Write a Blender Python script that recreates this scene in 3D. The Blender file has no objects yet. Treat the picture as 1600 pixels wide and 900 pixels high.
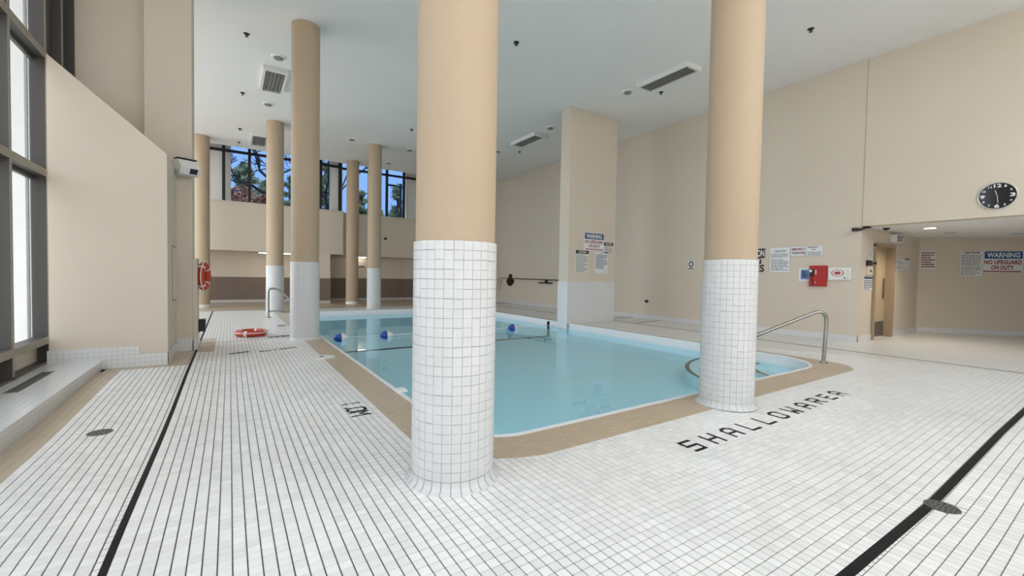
import bpy, bmesh, math, random
import numpy as np
from mathutils import Matrix, Vector

random.seed(7)
rng = np.random.default_rng(11)
scene = bpy.context.scene
COL = scene.collection

# ------------------------------------------------------------------ camera
RIGHT = Vector((0.834207998, -0.551182123, 0.0171838037))
DOWN = Vector((-0.000831563456, -0.0324184364, -0.999474038))
FWD = Vector((0.551449295, 0.833754947, -0.0275020618))
EYE = Vector((0, 0, 1.26))
FPX = 667.673
cam_data = bpy.data.cameras.new('camera')
cam_data.sensor_width = 36.0
cam_data.lens = FPX / 1600 * 36.0
cam_data.clip_start = 0.05
cam_data.clip_end = 400
cam = bpy.data.objects.new('camera', cam_data)
COL.objects.link(cam)
UP, BACK = -DOWN, -FWD
cam.matrix_world = Matrix(((RIGHT.x, UP.x, BACK.x, EYE.x), (RIGHT.y, UP.y, BACK.y, EYE.y),
                           (RIGHT.z, UP.z, BACK.z, EYE.z), (0, 0, 0, 1)))
scene.camera = cam

# ------------------------------------------------------------------ view, world, sun
scene.view_settings.view_transform = 'Standard'
scene.view_settings.look = 'None'
scene.view_settings.gamma = 1.0
scene.view_settings.use_curve_mapping = False
scene.view_settings.exposure = 0.83

world = bpy.data.worlds.new('sky')
scene.world = world
world.use_nodes = True
wn = world.node_tree
wn.nodes.clear()
w_out = wn.nodes.new('ShaderNodeOutputWorld')
w_bg = wn.nodes.new('ShaderNodeBackground')
w_tc = wn.nodes.new('ShaderNodeTexCoord')
w_sep = wn.nodes.new('ShaderNodeSeparateXYZ')
w_map = wn.nodes.new('ShaderNodeMapRange')
w_ramp = wn.nodes.new('ShaderNodeValToRGB')
w_map.inputs['From Min'].default_value = -1
w_map.inputs['From Max'].default_value = 1
els = w_ramp.color_ramp.elements
els[0].position = 0.47
els[0].color = (0.50, 0.49, 0.46, 1)      # hazy pale ground light below the horizon
els[1].position = 0.505
els[1].color = (0.98, 0.98, 0.97, 1)
e = els.new(0.60); e.color = (0.90, 0.95, 1.0, 1)
e = els.new(1.0); e.color = (0.84, 0.92, 1.0, 1)
w_bg.inputs['Strength'].default_value = 2.6
wn.links.new(w_tc.outputs['Generated'], w_sep.inputs[0])
wn.links.new(w_sep.outputs['Z'], w_map.inputs['Value'])
wn.links.new(w_map.outputs[0], w_ramp.inputs[0])
wn.links.new(w_ramp.outputs[0], w_bg.inputs['Color'])
wn.links.new(w_bg.outputs[0], w_out.inputs[0])

sun_data = bpy.data.lights.new('sun', 'SUN')
sun_data.energy = 5.0
sun_data.angle = math.radians(1.0)
sun_data.color = (1.0, 0.93, 0.82)
sun = bpy.data.objects.new('sun', sun_data)
# high, from behind the building
sun.rotation_euler = Vector((-0.5, 0.12, -0.9)).to_track_quat('-Z', 'Y').to_euler()
COL.objects.link(sun)

# ------------------------------------------------------------------ materials
def srgb(r, g, b):
    f = lambda c: (c / 255 / 12.92) if c / 255 <= 0.04045 else ((c / 255 + 0.055) / 1.055) ** 2.4
    return (f(r), f(g), f(b))

def base_mat(name):
    m = bpy.data.materials.new(name)
    m.use_nodes = True
    nt = m.node_tree
    return m, nt, nt.nodes['Principled BSDF']

def mat(name, color, rough=0.5, metal=0.0, spec=0.5, var=0.0, vscale=3.0, bump=0.0, bscale=60.0):
    m, nt, p = base_mat(name)
    p.inputs['Roughness'].default_value = rough
    p.inputs['Metallic'].default_value = metal
    p.inputs['Specular IOR Level'].default_value = spec
    p.inputs['Base Color'].default_value = (*color, 1)
    geo = nt.nodes.new('ShaderNodeNewGeometry')
    if var:
        n = nt.nodes.new('ShaderNodeTexNoise')
        n.inputs['Scale'].default_value = vscale
        n.inputs['Detail'].default_value = 4
        nt.links.new(geo.outputs['Position'], n.inputs['Vector'])
        mr = nt.nodes.new('ShaderNodeMapRange')
        mr.inputs['From Min'].default_value = 0.3
        mr.inputs['From Max'].default_value = 0.7
        mr.inputs['To Min'].default_value = 1 - var
        mr.inputs['To Max'].default_value = 1 + var * 0.5
        nt.links.new(n.outputs['Fac'], mr.inputs['Value'])
        mx = nt.nodes.new('ShaderNodeVectorMath')
        mx.operation = 'SCALE'
        mx.inputs[0].default_value = color
        nt.links.new(mr.outputs[0], mx.inputs['Scale'])
        nt.links.new(mx.outputs[0], p.inputs['Base Color'])
    if bump:
        n2 = nt.nodes.new('ShaderNodeTexNoise')
        n2.inputs['Scale'].default_value = bscale
        nt.links.new(geo.outputs['Position'], n2.inputs['Vector'])
        b = nt.nodes.new('ShaderNodeBump')
        b.inputs['Strength'].default_value = bump
        b.inputs['Distance'].default_value = 0.01
        nt.links.new(n2.outputs['Fac'], b.inputs['Height'])
        nt.links.new(b.outputs[0], p.inputs['Normal'])
    return m

P = 0.0546                # tile pitch
TX0, TY0 = 1.157, 2.365   # a grid crossing (outer corner of the tan pool border)

def tile_mat(name, color, grout, axes='XY', rough=0.3, gap=(0.09, 0.06), var=0.06, pitch=P, org=(TX0, TY0, 0.0), spec=0.5):
    """tile grid read from world position: joints get the grout colour, each tile its own slight tone"""
    m, nt, p = base_mat(name)
    N, Lk = nt.nodes, nt.links
    geo = N.new('ShaderNodeNewGeometry')
    sub = N.new('ShaderNodeVectorMath'); sub.operation = 'SUBTRACT'; sub.inputs[1].default_value = org
    Lk.new(geo.outputs['Position'], sub.inputs[0])
    sc = N.new('ShaderNodeVectorMath'); sc.operation = 'SCALE'; sc.inputs['Scale'].default_value = 1 / pitch
    Lk.new(sub.outputs[0], sc.inputs[0])
    fl = N.new('ShaderNodeVectorMath'); fl.operation = 'FLOOR'
    Lk.new(sc.outputs[0], fl.inputs[0])
    fr = N.new('ShaderNodeVectorMath'); fr.operation = 'FRACTION'
    Lk.new(sc.outputs[0], fr.inputs[0])
    sep = N.new('ShaderNodeSeparateXYZ'); Lk.new(fr.outputs[0], sep.inputs[0])
    masks = []
    for k, a in enumerate(axes):
        d = N.new('ShaderNodeMath'); d.operation = 'SUBTRACT'; d.inputs[1].default_value = 0.5
        Lk.new(sep.outputs[a], d.inputs[0])
        ab = N.new('ShaderNodeMath'); ab.operation = 'ABSOLUTE'; Lk.new(d.outputs[0], ab.inputs[0])
        g = N.new('ShaderNodeMath'); g.operation = 'GREATER_THAN'; g.inputs[1].default_value = 0.5 - gap[k] / 2
        Lk.new(ab.outputs[0], g.inputs[0]); masks.append(g)
    mx = N.new('ShaderNodeMath'); mx.operation = 'MAXIMUM'
    Lk.new(masks[0].outputs[0], mx.inputs[0]); Lk.new(masks[-1].outputs[0], mx.inputs[1])
    wnz = N.new('ShaderNodeTexWhiteNoise'); wnz.noise_dimensions = '3D'
    off = N.new('ShaderNodeVectorMath'); off.operation = 'ADD'; off.inputs[1].default_value = (0.37, 0.41, 0.5)
    sn = N.new('ShaderNodeVectorMath'); sn.operation = 'MULTIPLY'
    sn.inputs[1].default_value = tuple(1.0 if a in axes else 0.0 for a in 'XYZ')
    Lk.new(fl.outputs[0], sn.inputs[0]); Lk.new(sn.outputs[0], off.inputs[0]); Lk.new(off.outputs[0], wnz.inputs['Vector'])
    nz = N.new('ShaderNodeTexNoise'); nz.inputs['Scale'].default_value = 1.3; nz.inputs['Detail'].default_value = 5
    Lk.new(geo.outputs['Position'], nz.inputs['Vector'])
    ad = N.new('ShaderNodeMath'); ad.operation = 'MULTIPLY_ADD'; ad.inputs[1].default_value = 0.5
    Lk.new(wnz.outputs['Value'], ad.inputs[0]); Lk.new(nz.outputs['Fac'], ad.inputs[2])
    mr = N.new('ShaderNodeMapRange')
    mr.inputs['From Min'].default_value = 0.3; mr.inputs['From Max'].default_value = 1.2
    mr.inputs['To Min'].default_value = 1 - var; mr.inputs['To Max'].default_value = 1 + var * 0.4
    Lk.new(ad.outputs[0], mr.inputs['Value'])
    cs = N.new('ShaderNodeVectorMath'); cs.operation = 'SCALE'; cs.inputs[0].default_value = color
    Lk.new(mr.outputs[0], cs.inputs['Scale'])
    mix = N.new('ShaderNodeMix'); mix.data_type = 'RGBA'
    Lk.new(mx.outputs[0], mix.inputs['Factor'])
    Lk.new(cs.outputs[0], mix.inputs['A'])
    mix.inputs['B'].default_value = (*grout, 1)
    Lk.new(mix.outputs['Result'], p.inputs['Base Color'])
    p.inputs['Roughness'].default_value = rough
    p.inputs['Specular IOR Level'].default_value = spec
    return m

def plain_tile_mat(name, color, rough=0.3, var=0.06, spec=0.5):
    """a single tile's glaze: tone varies from tile to tile (white noise on the grid cell) and softly across the floor"""
    return tile_mat(name, color, color, rough=rough, var=var, gap=(0.0, 0.0), spec=spec)

WHITE_T = (0.84, 0.83, 0.81)
TAN_T = (0.50, 0.40, 0.285)
GROUT = (0.085, 0.08, 0.07)
M = {}
M['wall'] = mat('wall_paint', (0.67, 0.59, 0.49), 0.6, spec=0.25, var=0.025, vscale=0.7, bump=0.05, bscale=90)
M['ceiling'] = mat('ceiling_paint', (0.84, 0.835, 0.82), 0.8, spec=0.15, var=0.02, vscale=0.6)
M['column'] = mat('column_paint', (0.485, 0.375, 0.265), 0.55, spec=0.25, var=0.03, vscale=1.5, bump=0.05, bscale=90)
M['taupe'] = mat('taupe_wainscot', (0.20, 0.15, 0.12), 0.5, spec=0.3, var=0.05)
M['floor_grout'] = tile_mat('deck_tile_and_grout', WHITE_T, GROUT, rough=0.3, gap=(0.10, 0.065))
M['floor_tan'] = tile_mat('deck_tan_tile_and_grout', TAN_T, (0.40, 0.35, 0.29), rough=0.3, gap=(0.08, 0.06))
M['tile'] = plain_tile_mat('white_glazed_tile', WHITE_T, 0.28, 0.15)
M['tan'] = plain_tile_mat('tan_glazed_tile', TAN_T, 0.3, 0.10)
M['grout'] = mat('dark_grout', GROUT, 0.9)
M['col_tile'] = mat('column_tile_glaze', (0.66, 0.665, 0.67), 0.18, var=0.03, vscale=9)
M['col_grout'] = mat('column_grout', (0.42, 0.42, 0.43), 0.8)
M['wt_xz'] = tile_mat('white_wall_tile_xz', (0.72, 0.72, 0.72), (0.50, 0.50, 0.49), 'XZ', 0.22, (0.06, 0.06), 0.04)
M['wt_yz'] = tile_mat('white_wall_tile_yz', (0.72, 0.72, 0.72), (0.50, 0.50, 0.49), 'YZ', 0.22, (0.06, 0.06), 0.04)
M['wt_xy'] = tile_mat('white_curb_tile', (0.74, 0.74, 0.73), (0.50, 0.50, 0.48), 'XY', 0.22, (0.07, 0.05), 0.05)
M['pool_xy'] = tile_mat('pool_bottom', (0.50, 0.76, 0.85), (0.45, 0.69, 0.78), 'XY', 0.5, (0.05, 0.05), 0.04)
M['pool_side'] = mat('pool_side', (0.52, 0.77, 0.85), 0.5, var=0.03)
M['gutter'] = mat('white_gutter_tile', (0.80, 0.81, 0.83), 0.2, var=0.03, vscale=8)
M['black'] = mat('black_tile', (0.010, 0.010, 0.011), 0.5, spec=0.15, var=0.3, vscale=12)
M['rubber'] = mat('black_joint', (0.02, 0.02, 0.02), 0.5, var=0.3, vscale=20)
M['frame'] = mat('bronze_frame', (0.085, 0.08, 0.075), 0.45, spec=0.4)
M['frame_lit'] = mat('lit_bronze_face', (0.27, 0.235, 0.19), 0.4, spec=0.4)  # lighter bronze: the light on the frame's front faces is put into the colour
M['blackframe'] = mat('black_frame', (0.008, 0.008, 0.01), 0.4)
M['steel'] = mat('stainless_steel', (0.40, 0.385, 0.36), 0.22, metal=1.0, var=0.05, vscale=30)
M['white_plastic'] = mat('white_plastic', (0.78, 0.78, 0.76), 0.4)
M['black_plastic'] = mat('black_plastic', (0.012, 0.012, 0.014), 0.4)
M['white'] = mat('white_sign_face', (0.74, 0.76, 0.77), 0.4)
M['paper'] = mat('paper', (0.72, 0.71, 0.68), 0.7)
M['ink'] = mat('black_ink', (0.015, 0.015, 0.018), 0.6)
M['greyink'] = mat('grey_fine_print', (0.20, 0.205, 0.22), 0.6)
M['redink'] = mat('dark_red_ink', (0.22, 0.012, 0.02), 0.5)
M['blueink'] = mat('blue_ink', (0.015, 0.075, 0.28), 0.5)
M['navy'] = mat('navy_ink', (0.02, 0.05, 0.14), 0.5)
M['paleblue'] = mat('pale_blue_print', (0.13, 0.24, 0.52), 0.5)
M['red'] = mat('red_enamel', (0.42, 0.008, 0.008), 0.35)
M['orange'] = mat('life_ring_orange', (0.50, 0.045, 0.015), 0.5, var=0.12, vscale=15)
M['strap'] = mat('white_strap', (0.75, 0.72, 0.68), 0.6)
M['door'] = mat('door_paint', (0.50, 0.40, 0.27), 0.5, spec=0.3, var=0.03)
M['door_frame'] = mat('door_frame_paint', (0.36, 0.27, 0.18), 0.5, spec=0.3)
M['kick'] = mat('brushed_kick_plate', (0.17, 0.155, 0.14), 0.45, metal=0.6)
M['louver'] = mat('grey_louver', (0.30, 0.30, 0.30), 0.4, metal=0.3)
M['floatblue'] = mat('float_blue', (0.012, 0.06, 0.32), 0.35)
M['bark'] = mat('bark', (0.09, 0.06, 0.045), 0.9, var=0.3, vscale=6)
M['outer_pillar'] = mat('outdoor_white_pillar', (0.80, 0.79, 0.76), 0.7, var=0.04)
M['ground'] = mat('outdoor_ground', (0.16, 0.15, 0.11), 0.95, var=0.3, vscale=0.5)

def leaf_mat(name, c1, c2):
    m, nt, p = base_mat(name)
    oi = nt.nodes.new('ShaderNodeNewGeometry')
    n = nt.nodes.new('ShaderNodeTexNoise'); n.inputs['Scale'].default_value = 1.4; n.inputs['Detail'].default_value = 6
    nt.links.new(oi.outputs['Position'], n.inputs['Vector'])
    r = nt.nodes.new('ShaderNodeValToRGB')
    r.color_ramp.elements[0].position = 0.35; r.color_ramp.elements[0].color = (*c1, 1)
    r.color_ramp.elements[1].position = 0.65; r.color_ramp.elements[1].color = (*c2, 1)
    nt.links.new(n.outputs['Fac'], r.inputs[0]); nt.links.new(r.outputs[0], p.inputs['Base Color'])
    p.inputs['Roughness'].default_value = 0.8
    return m
M['needle'] = leaf_mat('conifer_needles', (0.26, 0.30, 0.15), (0.85, 0.72, 0.34))  # brightened to look sunlit and to offset the blue of the panes
M['rustleaf'] = leaf_mat('rust_leaves', (0.55, 0.16, 0.07), (0.9, 0.42, 0.2))

def glass_mat(name, tint, gloss=1.0):
    m = bpy.data.materials.new(name); m.use_nodes = True
    nt = m.node_tree; nt.nodes.clear()
    o = nt.nodes.new('ShaderNodeOutputMaterial')
    t = nt.nodes.new('ShaderNodeBsdfTransparent'); t.inputs[0].default_value = (*tint, 1)
    g = nt.nodes.new('ShaderNodeBsdfGlossy'); g.inputs['Roughness'].default_value = 0.02
    f = nt.nodes.new('ShaderNodeFresnel'); f.inputs['IOR'].default_value = 1.45
    mu = nt.nodes.new('ShaderNodeMath'); mu.operation = 'MULTIPLY'; mu.inputs[1].default_value = gloss
    mx = nt.nodes.new('ShaderNodeMixShader')
    nt.links.new(f.outputs[0], mu.inputs[0]); nt.links.new(mu.outputs[0], mx.inputs[0])
    nt.links.new(t.outputs[0], mx.inputs[1]); nt.links.new(g.outputs[0], mx.inputs[2])
    nt.links.new(mx.outputs[0], o.inputs[0])
    return m
M['glass_sky_tint'] = glass_mat('sky_tint_glass', (0.255, 0.34, 0.47), 0.4)  # tint added to dim the bright sky and turn it blue

# frosted panes of the left window wall: mostly translucent white
def frosted(name, tr):
    m = bpy.data.materials.new(name); m.use_nodes = True
    nt = m.node_tree; nt.nodes.clear()
    o = nt.nodes.new('ShaderNodeOutputMaterial')
    t = nt.nodes.new('ShaderNodeBsdfTransparent'); t.inputs[0].default_value = (tr, tr * 1.01, tr * 1.015, 1)
    d = nt.nodes.new('ShaderNodeBsdfTranslucent'); d.inputs[0].default_value = (0.9, 0.92, 0.93, 1)
    mx = nt.nodes.new('ShaderNodeMixShader'); mx.inputs[0].default_value = 0.08
    nt.links.new(t.outputs[0], mx.inputs[1]); nt.links.new(d.outputs[0], mx.inputs[2])
    nt.links.new(mx.outputs[0], o.inputs[0])
    return m
M['frosted'] = frosted('pale_translucent_glass', 0.90)
M['grey_glass'] = frosted('grey_tinted_glass', 0.68)

def water_mat():
    m = bpy.data.materials.new('pool_water'); m.use_nodes = True
    nt = m.node_tree; nt.nodes.clear()
    o = nt.nodes.new('ShaderNodeOutputMaterial')
    t = nt.nodes.new('ShaderNodeBsdfTransparent'); t.inputs[0].default_value = (0.86, 0.98, 1.0, 1)
    g = nt.nodes.new('ShaderNodeBsdfGlossy'); g.inputs['Roughness'].default_value = 0.015
    g.inputs[0].default_value = (0.86, 0.96, 1.0, 1)
    f = nt.nodes.new('ShaderNodeFresnel')
    geo0 = nt.nodes.new('ShaderNodeNewGeometry'); ior = nt.nodes.new('ShaderNodeMapRange')
    ior.inputs['To Min'].default_value = 1.33; ior.inputs['To Max'].default_value = 1 / 1.33     # same thin-surface reflectance from both sides
    nt.links.new(geo0.outputs['Backfacing'], ior.inputs['Value']); nt.links.new(ior.outputs[0], f.inputs['IOR'])
    mx = nt.nodes.new('ShaderNodeMixShader')
    geo = nt.nodes.new('ShaderNodeNewGeometry')
    n = nt.nodes.new('ShaderNodeTexNoise'); n.inputs['Scale'].default_value = 1.6; n.inputs['Detail'].default_value = 1.5
    b = nt.nodes.new('ShaderNodeBump'); b.inputs['Strength'].default_value = 0.02; b.inputs['Distance'].default_value = 0.05
    nt.links.new(geo.outputs['Position'], n.inputs['Vector'])
    nt.links.new(n.outputs['Fac'], b.inputs['Height'])
    nt.links.new(b.outputs[0], g.inputs['Normal']); nt.links.new(b.outputs[0], f.inputs['Normal'])
    nt.links.new(f.outputs[0], mx.inputs[0]); nt.links.new(t.outputs[0], mx.inputs[1]); nt.links.new(g.outputs[0], mx.inputs[2])
    nt.links.new(mx.outputs[0], o.inputs[0])
    return m
M['water'] = water_mat()

def emit(name, color, s):
    m = bpy.data.materials.new(name); m.use_nodes = True
    nt = m.node_tree; nt.nodes.clear()
    o = nt.nodes.new('ShaderNodeOutputMaterial'); e = nt.nodes.new('ShaderNodeEmission')
    e.inputs[0].default_value = (*color, 1); e.inputs[1].default_value = s
    nt.links.new(e.outputs[0], o.inputs[0])
    return m
M['lamp'] = emit('lit_lamp', (1.0, 0.86, 0.66), 6.0)
M['tube'] = emit('lit_tube', (1.0, 0.93, 0.82), 5.0)

# ------------------------------------------------------------------ mesh helpers
class MB:
    """collects geometry of ONE object"""
    def __init__(s): s.v = []; s.f = []
    def add(s, vs, fs):
        o = len(s.v); s.v += [tuple(v) for v in vs]; s.f += [tuple(i + o for i in f) for f in fs]; return s
    def box(s, x0, x1, y0, y1, z0, z1):
        return s.add([(x0, y0, z0), (x1, y0, z0), (x1, y1, z0), (x0, y1, z0), (x0, y0, z1), (x1, y0, z1), (x1, y1, z1), (x0, y1, z1)],
                     [(0, 3, 2, 1), (4, 5, 6, 7), (0, 1, 5, 4), (1, 2, 6, 5), (2, 3, 7, 6), (3, 0, 4, 7)])
    def obox(s, c, u, v, n, w, h, d):
        """box centred at c; w along u, h along v, d along n"""
        c, u, v, n = Vector(c), Vector(u), Vector(v), Vector(n)
        P8 = [c + u * (a * w / 2) + v * (b * h / 2) + n * (e * d / 2) for e in (-1, 1) for b in (-1, 1) for a in (-1, 1)]
        q = [P8[0], P8[1], P8[3], P8[2], P8[4], P8[5], P8[7], P8[6]]
        return s.add(q, [(0, 3, 2, 1), (4, 5, 6, 7), (0, 1, 5, 4), (1, 2, 6, 5), (2, 3, 7, 6), (3, 0, 4, 7)])
    def prism(s, pts, z0, z1):
        n = len(pts)
        vs = [(x, y, z0) for x, y in pts] + [(x, y, z1) for x, y in pts]
        fs = [tuple(range(n - 1, -1, -1)), tuple(range(n, 2 * n))] + [(i, (i + 1) % n, n + (i + 1) % n, n + i) for i in range(n)]
        return s.add(vs, fs)
    def lathe(s, prof, cx=0, cy=0, n=32, cap0=True, cap1=True):
        vs = []; fs = []
        for r, z in prof:
            for k in range(n):
                a = 2 * math.pi * k / n
                vs.append((cx + r * math.cos(a), cy + r * math.sin(a), z))
        m = len(prof)
        for j in range(m - 1):
            for k in range(n):
                k2 = (k + 1) % n
                fs.append((j * n + k, j * n + k2, (j + 1) * n + k2, (j + 1) * n + k))
        if cap0: fs.append(tuple(range(n - 1, -1, -1)))
        if cap1: fs.append(tuple(range((m - 1) * n, m * n)))
        return s.add(vs, fs)
    def tube(s, pts, r, n=10, closed=False):
        pts = [Vector(p) for p in pts]; m = len(pts); rings = []
        up = Vector((0.123, 0.31, 0.94)).normalized()
        prev = None
        for i, p in enumerate(pts):
            a = pts[(i - 1) % m] if (closed or i > 0) else p
            b = pts[(i + 1) % m] if (closed or i < m - 1) else p
            t = (b - a).normalized()
            if prev is None:
                q = t.cross(up); q.normalize()
            else:
                q = prev - t * prev.dot(t); q.normalize()
            prev = q
            w = t.cross(q)
            rings.append([p + q * (r * math.cos(2 * math.pi * k / n)) + w * (r * math.sin(2 * math.pi * k / n)) for k in range(n)])
        vs = [v for rg in rings for v in rg]; fs = []
        for i in range(m if closed else m - 1):
            j = (i + 1) % m
            for k in range(n):
                k2 = (k + 1) % n
                fs.append((i * n + k, i * n + k2, j * n + k2, j * n + k))
        if not closed:
            fs.append(tuple(range(n - 1, -1, -1))); fs.append(tuple(range((m - 1) * n, m * n)))
        return s.add(vs, fs)
    def build(s, name, m, parent=None, smooth=False, bevel=0.0, loc=None):
        me = bpy.data.meshes.new(name)
        vs = s.v
        if loc is not None:
            vs = [(x - loc[0], y - loc[1], z - loc[2]) for x, y, z in vs]
        me.from_pydata(vs, [], s.f)
        bm = bmesh.new(); bm.from_mesh(me)
        if bevel:
            bmesh.ops.bevel(bm, geom=[e for e in bm.edges if e.calc_face_angle(0) > 0.6], offset=bevel, segments=2, affect='EDGES', profile=0.5)
        bmesh.ops.recalc_face_normals(bm, faces=bm.faces)
        bm.to_mesh(me); bm.free()
        if smooth:
            me.polygons.foreach_set('use_smooth', [True] * len(me.polygons))
            try: me.set_sharp_from_angle(angle=math.radians(40))
            except Exception: pass
        me.materials.append(m)
        o = bpy.data.objects.new(name, me)
        COL.objects.link(o)
        if loc is not None: o.location = loc
        if parent is not None:
            o.parent = parent
            if parent.location.length > 0 and loc is not None:
                o.location = Vector(loc) - parent.location
            elif parent.location.length > 0:
                o.location = -parent.location
        return o

def fast_obj(name, verts, quads, m, parent=None):
    me = bpy.data.meshes.new(name)
    nv, nf = len(verts), len(quads)
    me.vertices.add(nv); me.vertices.foreach_set('co', np.asarray(verts, np.float32).ravel())
    me.loops.add(nf * 4); me.loops.foreach_set('vertex_index', np.asarray(quads, np.int32).ravel())
    me.polygons.add(nf); me.polygons.foreach_set('loop_start', np.arange(nf, dtype=np.int32) * 4)
    me.polygons.foreach_set('use_smooth', np.zeros(nf, dtype=bool)); me.update(calc_edges=True); me.validate()
    me.materials.append(m)
    o = bpy.data.objects.new(name, me); COL.objects.link(o)
    if parent is not None: o.parent = parent
    return o

def tag(o, label=None, cat=None, group=None, kind=None):
    if label: o['label'] = label
    if cat: o['category'] = cat
    if group: o['group'] = group
    if kind: o['kind'] = kind
    return o

def thing(name, label, cat, loc=(0, 0, 0), group=None):
    o = bpy.data.objects.new(name, None); COL.objects.link(o)
    o.empty_display_size = 0.1
    o.location = loc
    return tag(o, label, cat, group)

def struct(o, label=None):
    o['kind'] = 'structure'
    if label: o['label'] = label
    return o

def struct_empty(name, label):
    o = bpy.data.objects.new(name, None); COL.objects.link(o)
    return struct(o, label)

# ------------------------------------------------------------------ floor heights: shallow dishes around the two floor drains
DRAINS = [((3.49, 0.64), 0.045, 2.0), ((-0.86, 4.60), 0.04, 1.9)]
def zf(x, y):
    z = np.zeros(np.broadcast(np.asarray(x, float), np.asarray(y, float)).shape)
    for (cx, cy), a, r in DRAINS:
        d = np.maximum(np.abs(x - cx), np.abs(y - cy)) * 0.6 + np.hypot(x - cx, y - cy) * 0.4
        t = np.clip(1 - d / r, 0, 1)
        z = z - a * t
    return z

# rounded rectangles: pool edge (deck side of the white rim) and outer edge of the tan border
POOL = (1.485, 7.81, 2.753, 15.08, dict(nl=0.50, nr=0.85, fl=0.4, fr=0.4))
TANB = (1.157, 7.93, 2.365, 15.35, dict(nl=0.80, nr=0.58, fl=0.4, fr=0.3))
def rr_sdf(R, x, y):
    x0, x1, y0, y1, c = R
    cx, cy = (x0 + x1) / 2, (y0 + y1) / 2
    r = np.where(y < cy, np.where(x < cx, c['nl'], c['nr']), np.where(x < cx, c['fl'], c['fr']))
    qx = np.abs(x - cx) - (x1 - x0) / 2 + r
    qy = np.abs(y - cy) - (y1 - y0) / 2 + r
    return np.minimum(np.maximum(qx, qy), 0) + np.hypot(np.maximum(qx, 0), np.maximum(qy, 0)) - r
def rr_path(R, inset=0.0, step=0.0555):
    """points along the rounded rectangle, counter-clockwise, about evenly spaced"""
    x0, x1, y0, y1, c = R
    x0 += inset; x1 -= inset; y0 += inset; y1 -= inset
    pts = []
    def arc(cx, cy, r, a0):
        n = max(3, int(round(r * math.pi / 2 / step)))
        for k in range(n):
            a = a0 + (math.pi / 2) * k / n
            pts.append((cx + r * math.cos(a), cy + r * math.sin(a)))
    def seg(ax, ay, bx, by):
        n = max(1, int(round(math.hypot(bx - ax, by - ay) / step)))
        for k in range(n):
            pts.append((ax + (bx - ax) * k / n, ay + (by - ay) * k / n))
    nl, nr, fr, fl = [max(0.02, c[k] - inset) for k in ('nl', 'nr', 'fr', 'fl')]
    arc(x0 + nl, y0 + nl, nl, math.pi)
    seg(x0 + nl, y0, x1 - nr, y0)
    arc(x1 - nr, y0 + nr, nr, -math.pi / 2)
    seg(x1, y0 + nr, x1, y1 - fr)
    arc(x1 - fr, y1 - fr, fr, 0)
    seg(x1 - fr, y1, x0 + fl, y1)
    arc(x0 + fl, y1 - fl, fl, math.pi / 2)
    seg(x0, y1 - fl, x0, y0 + nl)
    return pts

COLUMNS = [  # x, y, radius, kind
    (1.184, 2.439, 0.258), (4.254, 2.413, 0.256), (1.20, 8.97, 0.256), (1.18, 15.15, 0.25), (4.366, 15.67, 0.246), (4.23, 18.39, 0.241), (-0.80, 18.2, 0.235)]

# ================================================================== ROOM SHELL
CEIL = 5.87
# ---- floor slab (grout surface under the near tiles, tile pattern beyond)
# the slab leaves the pool open: cells are cut along the pool outline with a boolean-free fan
def slab(name, rects, m, zoff):
    vs, fs = [], []
    for (x0, x1, y0, y1, st) in rects:
        nx = max(1, int(math.ceil((x1 - x0) / st))); ny = max(1, int(math.ceil((y1 - y0) / st)))
        gx = np.linspace(x0, x1, nx + 1); gy = np.linspace(y0, y1, ny + 1)
        o = len(vs)
        for yy in gy:
            for xx in gx:
                vs.append((xx, yy, float(zf(xx, yy)) + zoff))
        for j in range(ny):
            for i in range(nx):
                a = o + j * (nx + 1) + i
                fs.append((a, a + 1, a + nx + 2, a + nx + 1))
    return vs, fs
px0, px1, py0, py1, _ = POOL
DEEP = 0.0035
vs, fs = slab('floor', [(-2.3, 23, -4, py0 - 0.0, 0.2), (-2.3, px0, py0, 16.4, 0.25), (px1, 23, py0, 16.4, 0.4), (px0, px1, py1, 16.4, 0.4)], None, -DEEP)
# corner fillets between the straight slab edge and the rounded pool outline
def fillet(cx, cy, r, a0, corner):
    n = 14; o = len(vs); vs.append((corner[0], corner[1], -DEEP))
    for k in range(n + 1):
        a = a0 + math.pi / 2 * k / n
        vs.append((cx + r * math.cos(a), cy + r * math.sin(a), -DEEP))
    for k in range(n):
        fs.append((o, o + 1 + k, o + 2 + k))
c = POOL[4]
fillet(px0 + c['nl'], py0 + c['nl'], c['nl'], math.pi, (px0, py0))
fillet(px1 - c['nr'], py0 + c['nr'], c['nr'], -math.pi / 2, (px1, py0))
fillet(px1 - c['fr'], py1 - c['fr'], c['fr'], 0, (px1, py1))
fillet(px0 + c['fl'], py1 - c['fl'], c['fl'], math.pi / 2, (px0, py1))
floor = MB().add(vs, fs).build('floor', M['floor_grout'])
struct(floor, 'white tiled pool deck with dark joints')
far_floor = MB().add(*slab('far', [(-2.3, 11.2, 16.4, 21.2, 0.8)], None, -DEEP)).build('far_deck', M['floor_tan'], floor)
far_floor['label'] = 'tan tiled far end of deck'

# ---- individual deck tiles
def to_px(x, y, z):
    d = np.stack([x - EYE.x, y - EYE.y, z - EYE.z], -1)
    dep = d @ np.array(FWD)
    return 800 + FPX * (d @ np.array(RIGHT)) / dep, 450 + FPX * (d @ np.array(DOWN)) / dep, dep

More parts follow.
